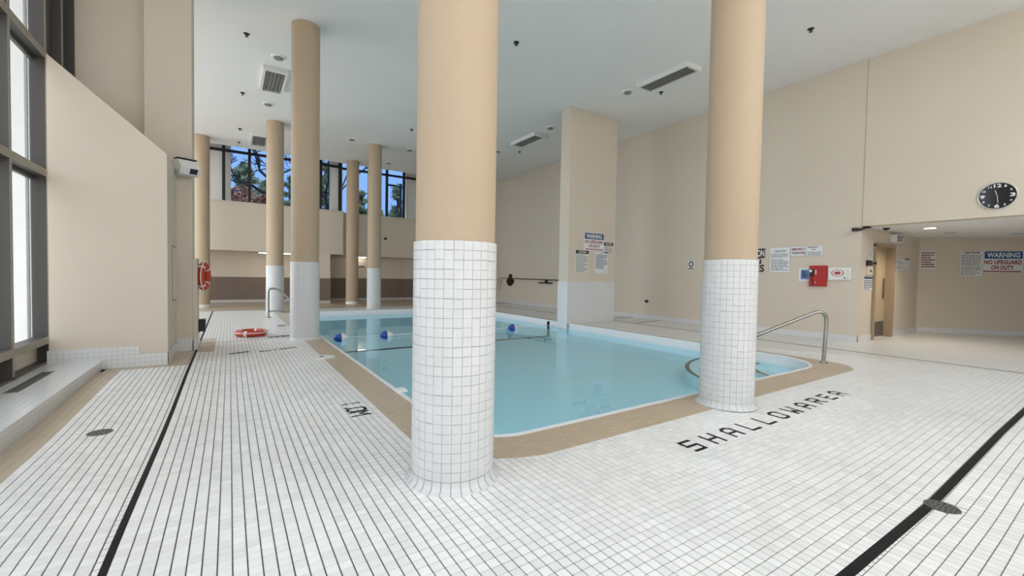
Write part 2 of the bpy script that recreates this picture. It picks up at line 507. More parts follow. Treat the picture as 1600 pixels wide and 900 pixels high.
CURB_X = -1.337
def deck_mask(x, y):
    ok = (x > CURB_X + 0.01) & (x < 11.0) & (y > -0.3)
    ok &= ~((x < -0.69) & (y > 7.27)) & ~((x < -0.43) & (y > 8.38) & (y < 9.0)) & ~((x < -0.9) & (y > 8.3))
    ok |= (x >= 11.0) & (y < 3.40) & (x < 17.5) & (y > -0.3)
    # black joints and stripes
    ok &= ~((np.abs(x + 0.441) < 0.018) & (y < 16.4))
    ok &= ~((np.abs(y - 0.70) < 0.027) & (x > 1.8))
    ok &= ~((np.abs(x - 9.47) < 0.012) & (y > 0.0))
    for cx, cy, r in COLUMNS[:3]:
        ok &= np.hypot(x - cx, y - cy) > r - 0.005
    for (cx, cy), a, r in DRAINS:
        ok &= np.hypot(x - cx, y - cy) > 0.075
    return ok
i = np.arange(-60, 330); j = np.arange(-60, 170)
I, J = np.meshgrid(i, j)
cxs = TX0 + (I + 0.5) * P; cys = TY0 + (J + 0.5) * P
fx, fy, dep = to_px(cxs, cys, np.zeros_like(cxs))
near = (dep > 0.25) & (fx > -260) & (fx < 1860) & (fy < 1120) & (np.hypot(cxs, cys) < 9.3)
near &= deck_mask(cxs, cys) & (rr_sdf(POOL, cxs, cys) > -0.03)
CX, CY, DEP = cxs[near], cys[near], dep[near]
PXX, PXY = fx[near], fy[near]
sp, st = rr_sdf(POOL, CX, CY), rr_sdf(TANB, CX, CY)
beige_patch = ((CX < -1.13) & (CY < 7.3)) | ((CY > 7.13) & (CX < -0.45)) | ((CX < -0.20) & (CY > 8.16) & (CY < 9.78) & (CX > -0.5))
cut = (np.abs(sp) < 0.045) | (np.abs(st) < 0.045)
is_tan = (st < 0) | beige_patch
hx, hy = P / 2 - 0.0025, P / 2 - 0.0022
BEV, THK = 0.0011, DEEP
def tile_arrays(cx, cy):
    n = len(cx)
    sx = np.array([-1, 1, 1, -1]); sy = np.array([-1, -1, 1, 1])
    jit = rng.normal(0, 0.00025, n)
    tx = cx[:, None] + sx * (hx - BEV); ty = cy[:, None] + sy * (hy - BEV)
    bx = cx[:, None] + sx * hx; by = cy[:, None] + sy * hy
    tz = zf(tx, ty) + jit[:, None]; bz = zf(bx, by) - BEV
    top = np.stack([tx, ty, tz], -1); mid = np.stack([bx, by, bz], -1); low = mid.copy(); low[..., 2] -= THK - BEV
    V = np.concatenate([top, low], 1).reshape(-1, 3)
    o = (np.arange(n) * 8)[:, None, None]
    F = np.array([[0, 1, 2, 3], [4, 5, 1, 0], [5, 6, 2, 1], [6, 7, 3, 2], [7, 4, 0, 3]])[None]
    return V, (F + o).reshape(-1, 4)
full = ~cut
inframe = (PXX > 5) & (PXX < 1595) & (PXY < 895)
def individual(maskk, count):
    """the tiles that show largest in the photograph"""
    idx = np.where(maskk & full & inframe)[0]
    return idx[np.argsort(DEP[idx])[:count]]
solo_w = individual(~is_tan, 300)
solo_t = individual(is_tan & (st < 0), 300)
solo = np.zeros(len(CX), bool); solo[solo_w] = True; solo[solo_t] = True
for nm, mk, m in (('tile_field', ~is_tan, M['tile']), ('tan_tile_field', is_tan, M['tan'])):
    k = mk & full & ~solo
    V, F = tile_arrays(CX[k], CY[k])
    o = fast_obj(nm, V, F, m, floor); o['kind'] = 'stuff'
# tiles cut along the curved borders: clip the cell by the border's tangent line
def clip(poly, nx, ny, d):
    out = []
    for a in range(len(poly)):
        p, q = poly[a], poly[(a + 1) % len(poly)]
        dp, dq = p[0] * nx + p[1] * ny - d, q[0] * nx + q[1] * ny - d
        if dp >= 0: out.append(p)
        if dp * dq < 0:
            t = dp / (dp - dq); out.append((p[0] + (q[0] - p[0]) * t, p[1] + (q[1] - p[1]) * t))
    return out
cut_w, cut_t = MB(), MB()
def poly_tile(mb, poly):
    ar = 0.5 * sum(poly[a][0] * poly[(a + 1) % len(poly)][1] - poly[(a + 1) % len(poly)][0] * poly[a][1] for a in range(len(poly)))
    if len(poly) < 3 or abs(ar) < 2e-5: return
    n = len(poly)
    mb.add([(x, y, float(zf(x, y))) for x, y in poly] + [(x, y, float(zf(x, y)) - THK) for x, y in poly],
           [tuple(range(n))] + [(n + a, n + (a + 1) % n, (a + 1) % n, a) for a in range(n)])
for k in np.where(cut)[0]:
    x, y = CX[k], CY[k]
    poly = [(x - hx, y - hy), (x + hx, y - hy), (x + hx, y + hy), (x - hx, y + hy)]
    def tangent(R):
        e = 1e-4
        s = float(rr_sdf(R, x, y))
        gx = float(rr_sdf(R, x + e, y) - rr_sdf(R, x - e, y)) / (2 * e); gy = float(rr_sdf(R, x, y + e) - rr_sdf(R, x, y - e)) / (2 * e)
        return s, gx, gy, gx * x + gy * y - s
    if abs(sp[k]) < 0.045:
        s, gx, gy, d = tangent(POOL)
        poly = clip(poly, gx, gy, d + 0.002)
        if poly: poly_tile(cut_t if st[k] < 0 else cut_w, poly)
    else:
        s, gx, gy, d = tangent(TANB)
        poly_tile(cut_w, clip(poly, gx, gy, d + 0.0012))
        poly_tile(cut_t, clip(poly, -gx, -gy, -d + 0.0012))
for nm, mb, m in (('cut_tile_field', cut_w, M['tile']), ('cut_tan_tile_field', cut_t, M['tan'])):
    o = mb.build(nm, m, floor); o['kind'] = 'stuff'
def tile_master(name, m):
    V, F = tile_arrays(np.array([0.0]), np.array([0.0]))
    V = V.copy(); V[:, 2] -= float(zf(0.0, 0.0))
    me = bpy.data.meshes.new(name); me.from_pydata([tuple(v) for v in V], [], [tuple(f) for f in F]); me.materials.append(m)
    return me
for idx, m, nm in ((solo_w, M['tile'], 'tile'), (solo_t, M['tan'], 'tan_tile')):
    me = tile_master(nm, m)
    for k in idx:
        o = bpy.data.objects.new(nm, me); COL.objects.link(o); o.parent = floor
        x, y = float(CX[k]), float(CY[k])
        h = 0.02
        sx_ = float(zf(x + h, y) - zf(x - h, y)) / (2 * h); sy_ = float(zf(x, y + h) - zf(x, y - h)) / (2 * h)
        o.location = (x, y, float(zf(x, y)) + random.gauss(0, 0.0002))
        o.rotation_euler = (math.atan(sy_), -math.atan(sx_), 0)

# pale grout bed under the tan tiles
def dense(R, m=80):
    x0, x1, y0, y1, c = R; out = []
    L4 = [('nl', x0, y0, 1, 1, math.pi), ('nr', x1, y0, -1, 1, -math.pi / 2), ('fr', x1, y1, -1, -1, 0), ('fl', x0, y1, 1, -1, math.pi / 2)]
    C4 = []
    for k, X, Y, sx, sy, a0 in L4:
        r = c[k]; C4.append([(X + sx * r + r * math.cos(a0 + math.pi / 2 * q / 16), Y + sy * r + r * math.sin(a0 + math.pi / 2 * q / 16)) for q in range(17)])
    for k in range(4):
        out += C4[k]
        a, b = C4[k][-1], C4[(k + 1) % 4][0]
        out += [(a[0] + (b[0] - a[0]) * q / m, a[1] + (b[1] - a[1]) * q / m) for q in range(1, m)]
    return out
Ao, Bi = dense(TANB), dense(POOL)
ZB = -0.0022
n = len(Ao)
bed = MB().add([(x, y, float(zf(x, y)) + ZB) for x, y in Ao] + [(x, y, float(zf(x, y)) + ZB) for x, y in Bi], [(k, (k + 1) % n, n + (k + 1) % n, n + k) for k in range(n)])
bed.add(*slab('bed', [(CURB_X, -1.132, -4.0, 7.3, 0.2), (-1.337, -0.46, 7.13, 8.42, 0.2), (-0.425, -0.20, 8.16, 9.78, 0.2)], None, ZB))
bed.build('tan_grout', mat('tan_grout', (0.50, 0.44, 0.36), 0.8), floor)

# ---- joints and black tile stripes in the floor
def floor_strip(name, pts, w, m, label=None, z=0.0005):
    """a ribbon on the deck through the points"""
    vs, fs = [], []
    P2 = []
    for a, b in zip(pts[:-1], pts[1:]):
        n = max(1, int(math.hypot(b[0] - a[0], b[1] - a[1]) / 0.1))
        P2 += [(a[0] + (b[0] - a[0]) * k / n, a[1] + (b[1] - a[1]) * k / n) for k in range(n)]
    P2.append(pts[-1])
    for k, (x, y) in enumerate(P2):
        a = P2[max(0, k - 1)]; b = P2[min(len(P2) - 1, k + 1)]
        dx, dy = b[0] - a[0], b[1] - a[1]; l = math.hypot(dx, dy); nx, ny = -dy / l, dx / l
        for s in (-1, 1):
            X, Y = x + nx * s * w / 2, y + ny * s * w / 2
            vs.append((X, Y, float(zf(X, Y)) + z))
        for s in (-1, 1):
            X, Y = x + nx * s * w / 2, y + ny * s * w / 2
            vs.append((X, Y, float(zf(X, Y)) - 0.004))
    for k in range(len(P2) - 1):
        o = k * 4; p = o + 4
        fs += [(o, o + 1, p + 1, p), (o + 2, o, p, p + 2), (o + 1, o + 3, p + 3, p + 1)]
    ob = MB().add(vs, fs).build(name, m, floor)
    if label: ob['label'] = label
    return ob
floor_strip('black_stripe', [(-0.440, -0.2), (-0.441, 16.4)], 0.030, M['black'], 'long black stripe along the left deck')
floor_strip('black_stripe', [(1.8, 0.715), (3.4, 0.70), (14.0, 0.70)], 0.045, M['black'], 'broad black stripe across the near deck')
floor_strip('deck_joint', [(9.47, 0.0), (9.47, 16.3)], 0.016, M['rubber'])
floor_strip('deck_joint', [(-0.42, 9.15), (1.45, 9.30)], 0.022, M['rubber'])
floor_strip('deck_joint', [(-0.43, 16.4), (4.0, 16.4)], 0.02, M['rubber'])
floor_strip('deck_joint', [(9.47, 8.05), (10.9, 8.30)], 0.03, M['rubber'])
floor_strip('deck_joint', [(9.47, 9.25), (11.0, 9.46)], 0.03, M['rubber'])

# ---- inlaid letters of black tile
STROKES = {
 'S': [((1, 1), (0, 1)), ((0, 1), (0, .5)), ((0, .5), (1, .5)), ((1, .5), (1, 0)), ((1, 0), (0, 0))],
 'H': [((0, 0), (0, 1)), ((1, 0), (1, 1)), ((0, .5), (1, .5))],
 'A': [((0, 0), (0, .8)), ((1, 0), (1, .8)), ((0, .8), (.3, 1)), ((.3, 1), (.7, 1)), ((.7, 1), (1, .8)), ((0, .42), (1, .42))],
 'L': [((0, 1), (0, 0)), ((0, 0), (1, 0))],
 'O': [((0, .15), (0, .85)), ((1, .15), (1, .85)), ((0, .85), (.25, 1)), ((.25, 1), (.75, 1)), ((.75, 1), (1, .85)), ((0, .15), (.25, 0)), ((.25, 0), (.75, 0)), ((.75, 0), (1, .15))],
 'W': [((0, 1), (.12, 0)), ((.12, 0), (.5, .45)), ((.5, .45), (.88, 0)), ((.88, 0), (1, 1))],
 'R': [((0, 0), (0, 1)), ((0, 1), (.8, 1)), ((.8, 1), (1, .85)), ((1, .85), (1, .6)), ((1, .6), (.8, .48)), ((.8, .48), (0, .48)), ((.45, .48), (1, 0))],
 'E': [((0, 0), (0, 1)), ((0, 1), (1, 1)), ((0, .5), (.75, .5)), ((0, 0), (1, 0))],
 'M': [((0, 0), (0, 1)), ((0, 1), (.5, .5)), ((.5, .5), (1, 1)), ((1, 1), (1, 0))],
 '1': [((.5, 0), (.5, 1))], '.': [((.4, 0), (.6, 0.02))],
 'D': [((0, 0), (0, 1)), ((0, 1), (.7, 1)), ((.7, 1), (1, .75)), ((1, .75), (1, .25)), ((1, .25), (.7, 0)), ((.7, 0), (0, 0))],
 'P': [((0, 0), (0, 1)), ((0, 1), (1, 1)), ((1, 1), (1, .5)), ((1, .5), (0, .5))]}
def floor_letter(ch, x, y, ux, uy, w, h, t):
    """letter with lower left corner at x,y; u is the reading direction, v (upwards) is u turned left"""
    vx, vy = -uy, ux
    mb = MB()
    for (a, b) in STROKES[ch]:
        p0 = (x + ux * a[0] * w + vx * a[1] * h, y + uy * a[0] * w + vy * a[1] * h)
        p1 = (x + ux * b[0] * w + vx * b[1] * h, y + uy * b[0] * w + vy * b[1] * h)
        dx, dy = p1[0] - p0[0], p1[1] - p0[1]; l = max(1e-6, math.hypot(dx, dy)); dx /= l; dy /= l
        e = t * 0.45
        q = [(p0[0] - dx * e - dy * t / 2, p0[1] - dy * e + dx * t / 2), (p0[0] - dx * e + dy * t / 2, p0[1] - dy * e - dx * t / 2),
             (p1[0] + dx * e + dy * t / 2, p1[1] + dy * e - dx * t / 2), (p1[0] + dx * e - dy * t / 2, p1[1] + dy * e + dx * t / 2)]
        mb.add([(X, Y, float(zf(X, Y)) + 0.0012) for X, Y in q] + [(X, Y, float(zf(X, Y)) - 0.003) for X, Y in q],
               [(0, 1, 2, 3), (0, 4, 5, 1), (1, 5, 6, 2), (2, 6, 7, 3), (3, 7, 4, 0)])
    o = mb.build('inlaid_letter', M['black'], floor)
    o['label'] = 'black tile letter ' + ch
    return o
xx = 2.89
for n_, ch in enumerate('SHALLOWAREA'):
    floor_letter(ch, 2.90 + n_ * 0.2765, 1.858 + n_ * 0.003, 1, 0, 0.122, 0.150, 0.027)
for ch, yy in (('1', 4.33), ('.', 4.20), ('0', 4.12), ('M', 3.985)):
    floor_letter('O' if ch == '0' else ch, 0.905, yy, 0, -1, 0.105, 0.155, 0.024)
for n_, ch in enumerate('SHALLOW'):
    floor_letter(ch, 0.92 - n_ * 0.079, 8.03 - n_ * 0.029, -0.94, -0.34 * 0.6, 0.052, 0.10, 0.018)
for n_, ch in enumerate('AREA'):
    floor_letter(ch, 0.235 - n_ * 0.066, 7.93 - n_ * 0.03, -0.94, -0.2, 0.045, 0.10, 0.018)
for n_, ch in enumerate('DEEP'):
    floor_letter(ch, 1.02 - n_ * 0.11, 9.60 - n_ * 0.02, -0.98, -0.1, 0.075, 0.12, 0.022)
floor_letter('O', 0.96, 11.45, 0, -1, 0.14, 0.12, 0.025)

# ---- ceiling
ceil = MB().box(-3.2, 11.3, -1.6, 18.98, CEIL, CEIL + 0.25).build('ceiling', M['ceiling'])  # stops short behind the viewer, left open to let extra sky light in
struct(ceil, 'smooth grey white ceiling')
upper_roof = MB().box(-2.4, 11.3, 18.98, 21.2, 6.45, 6.7).box(-2.4, 11.3, 18.93, 18.98, CEIL + 0.25, 6.45).build('ceiling_slot', M['ceiling'], ceil)

# ---- right wall with the header over the alcove
rw = MB()
rw.box(11.0, 11.3, 3.45, 21.2, -0.1, CEIL)
rw.box(11.0, 11.3, -4.0, 3.45, 2.43, CEIL)
wall_right = struct(rw.build('wall_right', M['wall']), 'long cream right wall')
MB().box(10.992, 11.0, 3.437, 3.452, 2.43, CEIL).build('plaster_joint', mat('joint_shade', (0.50, 0.42, 0.33), 0.7), wall_right)
MB().box(10.994, 11.0, 3.46, 20.7, 2.905, 2.925).build('plaster_joint', M['wall'], wall_right)
struct(MB().box(-2.4, 23.0, -4.2, -4.0, -0.1, 4.9).build('wall_light_block', M['wall']), 'unseen cream wall behind the viewer, added to cut the light from the open back')  # added out of view; its height trims the light from behind
# alcove
al_c = MB().box(11.3, 23.0, -4.0, 3.75, 2.43, 2.6).build('ceiling_alcove', M['ceiling'])
struct(al_c, 'low grey ceiling of the right alcove')
ra = MB()
DX0, DX1, DH = 11.74, 12.95, 2.10
ra.box(11.3, DX0, 3.45, 3.75, -0.1, 2.43)
ra.box(DX1, 15.1, 3.45, 3.75, -0.1, 2.43)
ra.box(DX0, DX1, 3.45, 3.75, DH, 2.43)
wall_alcove_side = struct(ra.build('wall_alcove_side', M['wall']), 'cream side wall of the alcove with the door')
A0 = Vector((14.88, 3.475, 0)); AD = Vector((0.6697, -0.7426, 0)); AN = Vector((-0.7426, -0.6697, 0))
ab = MB().obox(A0 + AD * 4 - AN * 0.1 + Vector((0, 0, 1.2)), AD, (0, 0, 1), AN, 8.2, 2.6, 0.2)
wall_alcove = struct(ab.build('wall_alcove', M['wall']), 'cream angled back wall of the alcove')
# door
door = struct_empty('door_1', 'tan alcove door in a brown frame with a grey kick plate')
fr = MB()
fr.box(DX0 - 0.03, DX0 + 0.05, 3.40, 3.62, 0, DH + 0.0).box(DX1 - 0.05, DX1 + 0.03, 3.40, 3.62, 0, DH).box(DX0 - 0.03, DX1 + 0.03, 3.40, 3.62, DH - 0.05, DH + 0.03)
fr.build('door_frame', M['door_frame'], door, bevel=0.006)
MB().box(DX0 + 0.05, DX1 - 0.05, 3.56, 3.60, 0.01, DH - 0.05).build('door_leaf', M['door'], door)
MB().box(DX0 + 0.06, DX1 - 0.08, 3.552, 3.56, 0.02, 0.36).build('kick_plate', M['kick'], door)
MB().box(DX1 - 0.21, DX1 - 0.10, 3.55, 3.56, 0.88, 1.36).build('push_plate', M['kick'], door)
MB().box(DX0 + 0.10, DX0 + 0.30, 3.553, 3.56, 1.46, 1.68).build('notice', M['white'], door)['label'] = 'white notice taped to the door'

# ---- baseboards of white tile
def bb(name, lab, mb, m):
    return struct(mb.build(name, m), lab)
bb('baseboard_right', 'white tile base of the right wall', MB().box(10.985, 11.0, 3.44, 20.75, -0.01, 0.125), M['wt_yz'])
bb('baseboard_alcove_side', 'white tile base beside the door', MB().box(10.985, DX0 - 0.03, 3.432, 3.45, -0.01, 0.125).box(DX1 + 0.03, 14.9, 3.432, 3.45, -0.01, 0.125), M['wt_xz'])
bb('baseboard_alcove', 'white tile base of the angled alcove wall', MB().obox(A0 + AD * 4 + AN * 0.008 + Vector((0, 0, 0.0575)), AD, (0, 0, 1), AN, 8.0, 0.135, 0.016), M['wt_xz'])

# ---- far end
wf = MB()
wf.box(-3.0, 11.2, 20.75, 21.1, -0.1, 2.06)
wall_far = struct(wf.build('wall_far', M['wall']), 'shaded cream far wall under the gallery')
MB().box(2.5, 3.52, 19.15, 20.75, 0.0, 2.06).build('pier_wall', M['wall'], wall_far)
MB().box(7.05, 7.12, 20.70, 20.75, 0.0, 2.06).build('wall_corner', M['wall'], wall_far)
MB().box(-3.0, 10.99, 20.742, 20.75, 0.11, 1.04).box(2.49, 3.53, 19.14, 20.74, 0.11, 1.04).box(7.04, 7.13, 20.69, 20.75, 0.11, 1.04).build('wainscot', M['taupe'], wall_far)['label'] = 'taupe painted lower band'
bb('baseboard_far', 'pale base along the far wall', MB().box(-3.0, 10.98, 20.73, 20.742, 0, 0.11).box(2.48, 3.54, 19.13, 20.74, 0, 0.11), mat('pale_base', (0.52, 0.50, 0.48), 0.4))
wu = MB()
wu.box(-3.0, 4.10, 19.5, 19.72, 2.06, 3.90)
wu.box(-3.0, 4.10, 19.72, 20.75, 2.06, 2.2)
wall_gallery = struct(wu.build('wall_gallery', M['wall']), 'cream upper far wall below the left windows')
wu2 = MB().box(4.10, 11.2, 20.3, 20.5, 2.06, 3.96).box(4.10, 11.2, 20.5, 20.75, 2.06, 2.2).box(3.95, 4.10, 19.72, 20.5, 2.06, 6.45)
struct(wu2.build('wall_gallery_back', M['wall']), 'cream upper far wall below the right windows, set back')
struct(MB().box(-3.0, 4.11, 19.46, 19.74, 3.90, 3.935).box(4.10, 11.0, 20.26, 20.52, 3.96, 3.99).build('trim_1', mat('window_sill', (0.62, 0.58, 0.52), 0.5)), 'pale sill under the far windows')

def far_window(name, label, x0, x1, y, z0, z1, xs_, zt):
    w = struct_empty(name, label)
    for x in xs_:
        MB().box(x - 0.05, x + 0.05, y - 0.06, y + 0.06, z0, z1).build('mullion', M['blackframe'], w)
    MB().box(x0, x1, y - 0.05, y + 0.05, zt - 0.045, zt + 0.045).build('transom', M['blackframe'], w)
    edges = [x0] + list(xs_) + [x1]
    for a, b in zip(edges[:-1], edges[1:]):
        if b - a > 0.12:
            MB().box(a, b - 0.001, y + 0.80, y + 0.812, z0 - 0.3, z1).build('glass_pane', M['glass_sky_tint'], w)
    return w
far_window('window_1', 'left far window band with black mullions', -3.0, 4.05, 19.6, 3.935, 6.45, [-1.84, -1.01, -0.18, 0.65, 1.48, 2.31, 3.21, 3.98], 5.83)
far_window('window_2', 'right far window band with black mullions', 4.10, 11.0, 20.4, 3.99, 6.45, [4.6, 5.42, 6.25, 7.08, 7.91, 8.74, 9.57, 10.4], 5.97)
# white outdoor pillars, set in front of the glass so its tint misses them
def outer_pillar(x0, x1, y0, y1, lab):
    tag(MB().box(x0, x1, y0, y1, 3.95, 6.44).build('window_pillar', M['outer_pillar'], bevel=0.02), lab, 'pillar', 'white pillars in the far windows')
outer_pillar(-0.64, 0.05, 19.75, 20.3, 'white square pillar behind the leftmost far window mullion')
outer_pillar(3.66, 3.94, 19.75, 20.2, 'white square pillar at the step between the far windows')
outer_pillar(7.25, 7.95, 20.55, 21.1, 'white square pillar in the right far window beside the nearest column')

# ---- left side: window wall, tiled curb, sloping wall block
WX = -1.833
w3 = struct_empty('window_3', 'tall bronze framed window wall on the left')
for y in (-3.6, -2.3, -1.2, -0.1, 1.0, 2.1, 3.19, 4.28, 5.33, 6.40, 7.43, 8.05, 8.62):
    z0_ = 0.10 if y < 7.5 else 2.6
    MB().box(WX - 0.14, WX - 0.004, y - 0.022, y + 0.022, z0_, CEIL).build('mullion', M['frame'], w3)
    MB().box(WX - 0.004, WX, y - 0.024, y + 0.024, z0_, CEIL).build('mullion_lit_face', M['frame_lit'], w3)  # lit front edge put on as a lighter strip
for z in (0.39, 2.40, 3.81):
    y1_ = 7.45 if z < 3 else 8.62
    MB().box(WX - 0.14, WX - 0.004, -4, y1_, z - 0.04, z + 0.04).build('transom', M['frame'], w3)
    MB().box(WX - 0.004, WX + 0.001, -4, y1_, z - 0.043, z + 0.043).build('transom_lit_face', M['frame_lit'], w3)
MB().box(WX - 0.14, WX, -4, 7.45, 0.09, 0.14).build('bottom_rail', M['frame'], w3)
ywin = [-4, -2.3, -1.2, -0.1, 1.0, 2.1, 3.19, 4.28, 5.33, 6.40, 7.43]
for a, b in zip(ywin[:-1], ywin[1:]):
    for z0_, z1_ in ((0.43, 2.36), (2.44, 3.77), (3.85, CEIL)):
        MB().box(WX - 0.135, WX - 0.128, a + 0.022, b - 0.022, z0_, z1_).build('glass_pane', M['grey_glass'], w3)
        MB().box(WX - 0.14, WX - 0.115, b - 0.16, b - 0.135, z0_, z1_).build('glazing_bead', M['louver'], w3)
        MB().box(WX - 0.14, WX - 0.10, a + 0.022, b - 0.022, z1_ - 0.05, z1_).build('head_bead', M['frame'], w3)
    MB().box(WX - 0.13, WX - 0.10, a + 0.022, b - 0.022, 0.14, 0.35).build('lower_panel', M['wall'], w3)
for a, b in ((7.43, 8.05), (8.05, 8.62)):
    MB().box(WX - 0.135, WX - 0.128, a + 0.022, b - 0.022, 3.85, CEIL).build('glass_pane', M['grey_glass'], w3)
    MB().box(WX - 0.12, WX - 0.09, b - 0.28, b - 0.022, 2.6, CEIL).build('side_panel', M['frame'], w3)
struct(MB().box(-2.35, WX - 0.19, -4.0, 8.7, -0.1, 0.10).build('trim_2', mat('outer_sill', (0.4, 0.39, 0.37), 0.8)), 'outdoor sill along the left window wall')
curb = struct(MB().box(-2.03, CURB_X, -4.0, 7.30, -0.08, 0.112).build('trim_3', M['wt_xy']), 'white tiled curb below the left windows')
MB().box(CURB_X, CURB_X + 0.002, -4.0, 7.30, -0.08, 0.112).build('curb_face', M['wt_yz'], curb)
gv = thing('floor_grille', 'long grey louvred air grille in the white curb under the left windows', 'grille', (0, 0, 0.112))
MB().box(-1.725, -1.625, 5.76, 6.76, 0.112, 0.115).build('grille_frame', M['louver'], gv)
for k in range(9):
    x = -1.718 + k * 0.0108
    MB().box(x, x + 0.005, 5.78, 6.74, 0.115, 0.118).build('grille_bar', mat('grille_bar', (0.16, 0.16, 0.16), 0.4, 0.5) if k == 0 else bpy.data.materials['grille_bar'], gv)
# sloping block
wl = MB()
pr = [(-1.80, 3.79), (-0.69, 2.80), (-0.69, -0.08), (-1.80, -0.08)]
wl.add([(x, 7.30, z) for x, z in pr] + [(x, 8.44, z) for x, z in pr], [(0, 1, 2, 3), (7, 6, 5, 4), (0, 4, 5, 1), (1, 5, 6, 2), (2, 6, 7, 3), (3, 7, 4, 0)])
wall_left = struct(wl.build('wall_left', M['wall'], bevel=0.004), 'cream left wall block with a sloping top')
struct(MB().box(-1.06, -0.49, 8.42, 9.0, -0.08, CEIL).build('wall_left_pier', M['wall'], bevel=0.004), 'tall cream left pier carrying the wall lamp')
struct(MB().box(-2.2, -1.06, 8.62, 9.0, -0.08, CEIL).build('wall_left_back', M['wall']), 'cream wall above the sloping block')
struct(MB().box(-3.0, -2.2, 8.7, 9.0, -0.1, CEIL).build('wall_left_outer', M['outer_pillar']), 'white outer wall end beyond the window wall')
struct(MB().box(-3.2, -3.0, 19.3, 21.1, -0.1, 6.6).build('wall_left_far', M['wall']), 'cream far left wall end behind the left pier')
w4 = struct_empty('window_4', 'window wall behind the left pier lighting the far deck')
for y in np.linspace(9.1, 19.25, 9):
    MB().box(-3.14, -3.0, y - 0.03, y + 0.03, 0.0, CEIL).build('mullion', M['frame'], w4)
for a, b in zip(np.linspace(9.1, 19.25, 9)[:-1], np.linspace(9.1, 19.25, 9)[1:]):
    MB().box(-3.08, -3.07, a + 0.03, b - 0.03, 0.3, CEIL).build('glass_pane', M['frosted'], w4)
for z in (0.25, 2.4, 4.1):
    MB().box(-3.14, -3.0, 9.0, 19.3, z - 0.04, z + 0.04).build('transom', M['frame'], w4)
MB().box(-3.1, -2.3, 8.7, 21.1, -0.1, -0.0035).build('far_deck_edge', M['floor_tan'], floor)
struct(MB().box(-0.49, -0.43, 8.46, 8.98, -0.05, 1.46).build('trim_4', M['wall'], bevel=0.004), 'low cream board beside the pier carrying the life ring')
bb('baseboard_left', 'white tile base of the left wall block', MB().box(-1.82, -0.98, 7.288, 7.30, 0.10, 0.27).box(-1.337, -0.68, 7.285, 7.30, -0.03, 0.165), M['wt_xz'])
bb('baseboard_left_side', 'white tile base round the left pier', MB().box(-0.69, -0.676, 7.285, 8.42, -0.03, 0.165).box(-0.49, -0.478, 8.405, 8.46, -0.03, 0.165).box(-0.43, -0.418, 8.45, 8.98, -0.03, 0.25), M['wt_yz'])
bb('baseboard_left_pier', 'white tile base at the pier front', MB().box(-0.69, -0.478, 8.405, 8.42, -0.03, 0.20).box(-0.49, -0.418, 8.448, 8.46, -0.03, 0.2), M['wt_xz'])
ap = thing('access_panel', 'flush cream access panel on the side of the left wall block', 'panel', (-0.69, 7.9, 1.2))
MB().box(-0.69, -0.672, 7.56, 8.26, 0.78, 1.66).build('panel_frame', M['wall'], ap, bevel=0.004)
MB().box(-0.672, -0.668, 7.60, 8.22, 0.83, 1.61).build('panel_gap', M['ink'], ap)
MB().box(-0.669, -0.662, 7.615, 8.205, 0.845, 1.595).build('panel_door', M['wall'], ap)

# ================================================================== POOL
pool = thing('swimming_pool', 'turquoise indoor swimming pool with a white rim between the columns', 'pool', (0, 0, 0))
def ring(R, i0, z0, i1, z1, name, m):
    a = rr_path(R, i0, 0.2); b = rr_path(R, i1, 0.2)
    n = 120
    def resample(p):
        return p
    # same angular construction: use matched parameter counts
    def path(inset):
        x0, x1, y0, y1, c = R
        x0 += inset; x1 -= inset; y0 += inset; y1 -= inset
        pts = []
        for (cx, cy, r, a0) in ((x0 + max(.02, c['nl'] - inset), y0 + max(.02, c['nl'] - inset), max(.02, c['nl'] - inset), math.pi),
                                (x1 - max(.02, c['nr'] - inset), y0 + max(.02, c['nr'] - inset), max(.02, c['nr'] - inset), -math.pi / 2),
                                (x1 - max(.02, c['fr'] - inset), y1 - max(.02, c['fr'] - inset), max(.02, c['fr'] - inset), 0),
                                (x0 + max(.02, c['fl'] - inset), y1 - max(.02, c['fl'] - inset), max(.02, c['fl'] - inset), math.pi / 2)):
            for k in range(17):
                an = a0 + math.pi / 2 * k / 16
                pts.append((cx + r * math.cos(an), cy + r * math.sin(an)))
        return pts
    A, B = path(i0), path(i1); n = len(A)
    vs = [(x, y, z0) for x, y in A] + [(x, y, z1) for x, y in B]
    fs = [(k, (k + 1) % n, n + (k + 1) % n, n + k) for k in range(n)]
    return MB().add(vs, fs)
WZ = -0.15
rim = 0.058
ring(POOL, rim, -0.01, rim, WZ - 0.03, 'g', None).build('gutter_wall', M['gutter'], pool)['label'] = 'white tiled gutter face above the water'
ring(POOL, rim, WZ - 0.03, rim, -1.2, 's', None).build('pool_side', M['pool_side'], pool)
# rim of single white edge tiles
outer = rr_path(POOL, 0.0, 0.0555); 
mb = MB()
n = len(outer)
for k in range(n):
    a, b = Vector((*outer[k], 0)), Vector((*outer[(k + 1) % n], 0))
    t = (b - a); l = t.length
    if l < 1e-4: continue
    t /= l; nn = Vector((-t.y, t.x, 0))
    g = 0.0016
    q0, q1 = a + t * g, b - t * g
    vs = []
    for q in (q0, q1):
        for off, z in ((0.001, -0.004), (0.003, 0.003), (rim - 0.012, 0.004), (rim - 0.002, -0.002), (rim + 0.001, -0.02)):
            vs.append(tuple(q + nn * off + Vector((0, 0, z))))
    mb.add(vs, [(i_, i_ + 1, i_ + 6, i_ + 5) for i_ in range(4)] + [(0, 1, 2, 3, 4), (9, 8, 7, 6, 5)])
o = mb.build('rim_tile', M['gutter'], pool); o['kind'] = 'stuff'
ring(POOL, 0.002, -0.004, rim - 0.004, -0.006, 'r', None).build('rim_grout', M['col_grout'], pool)
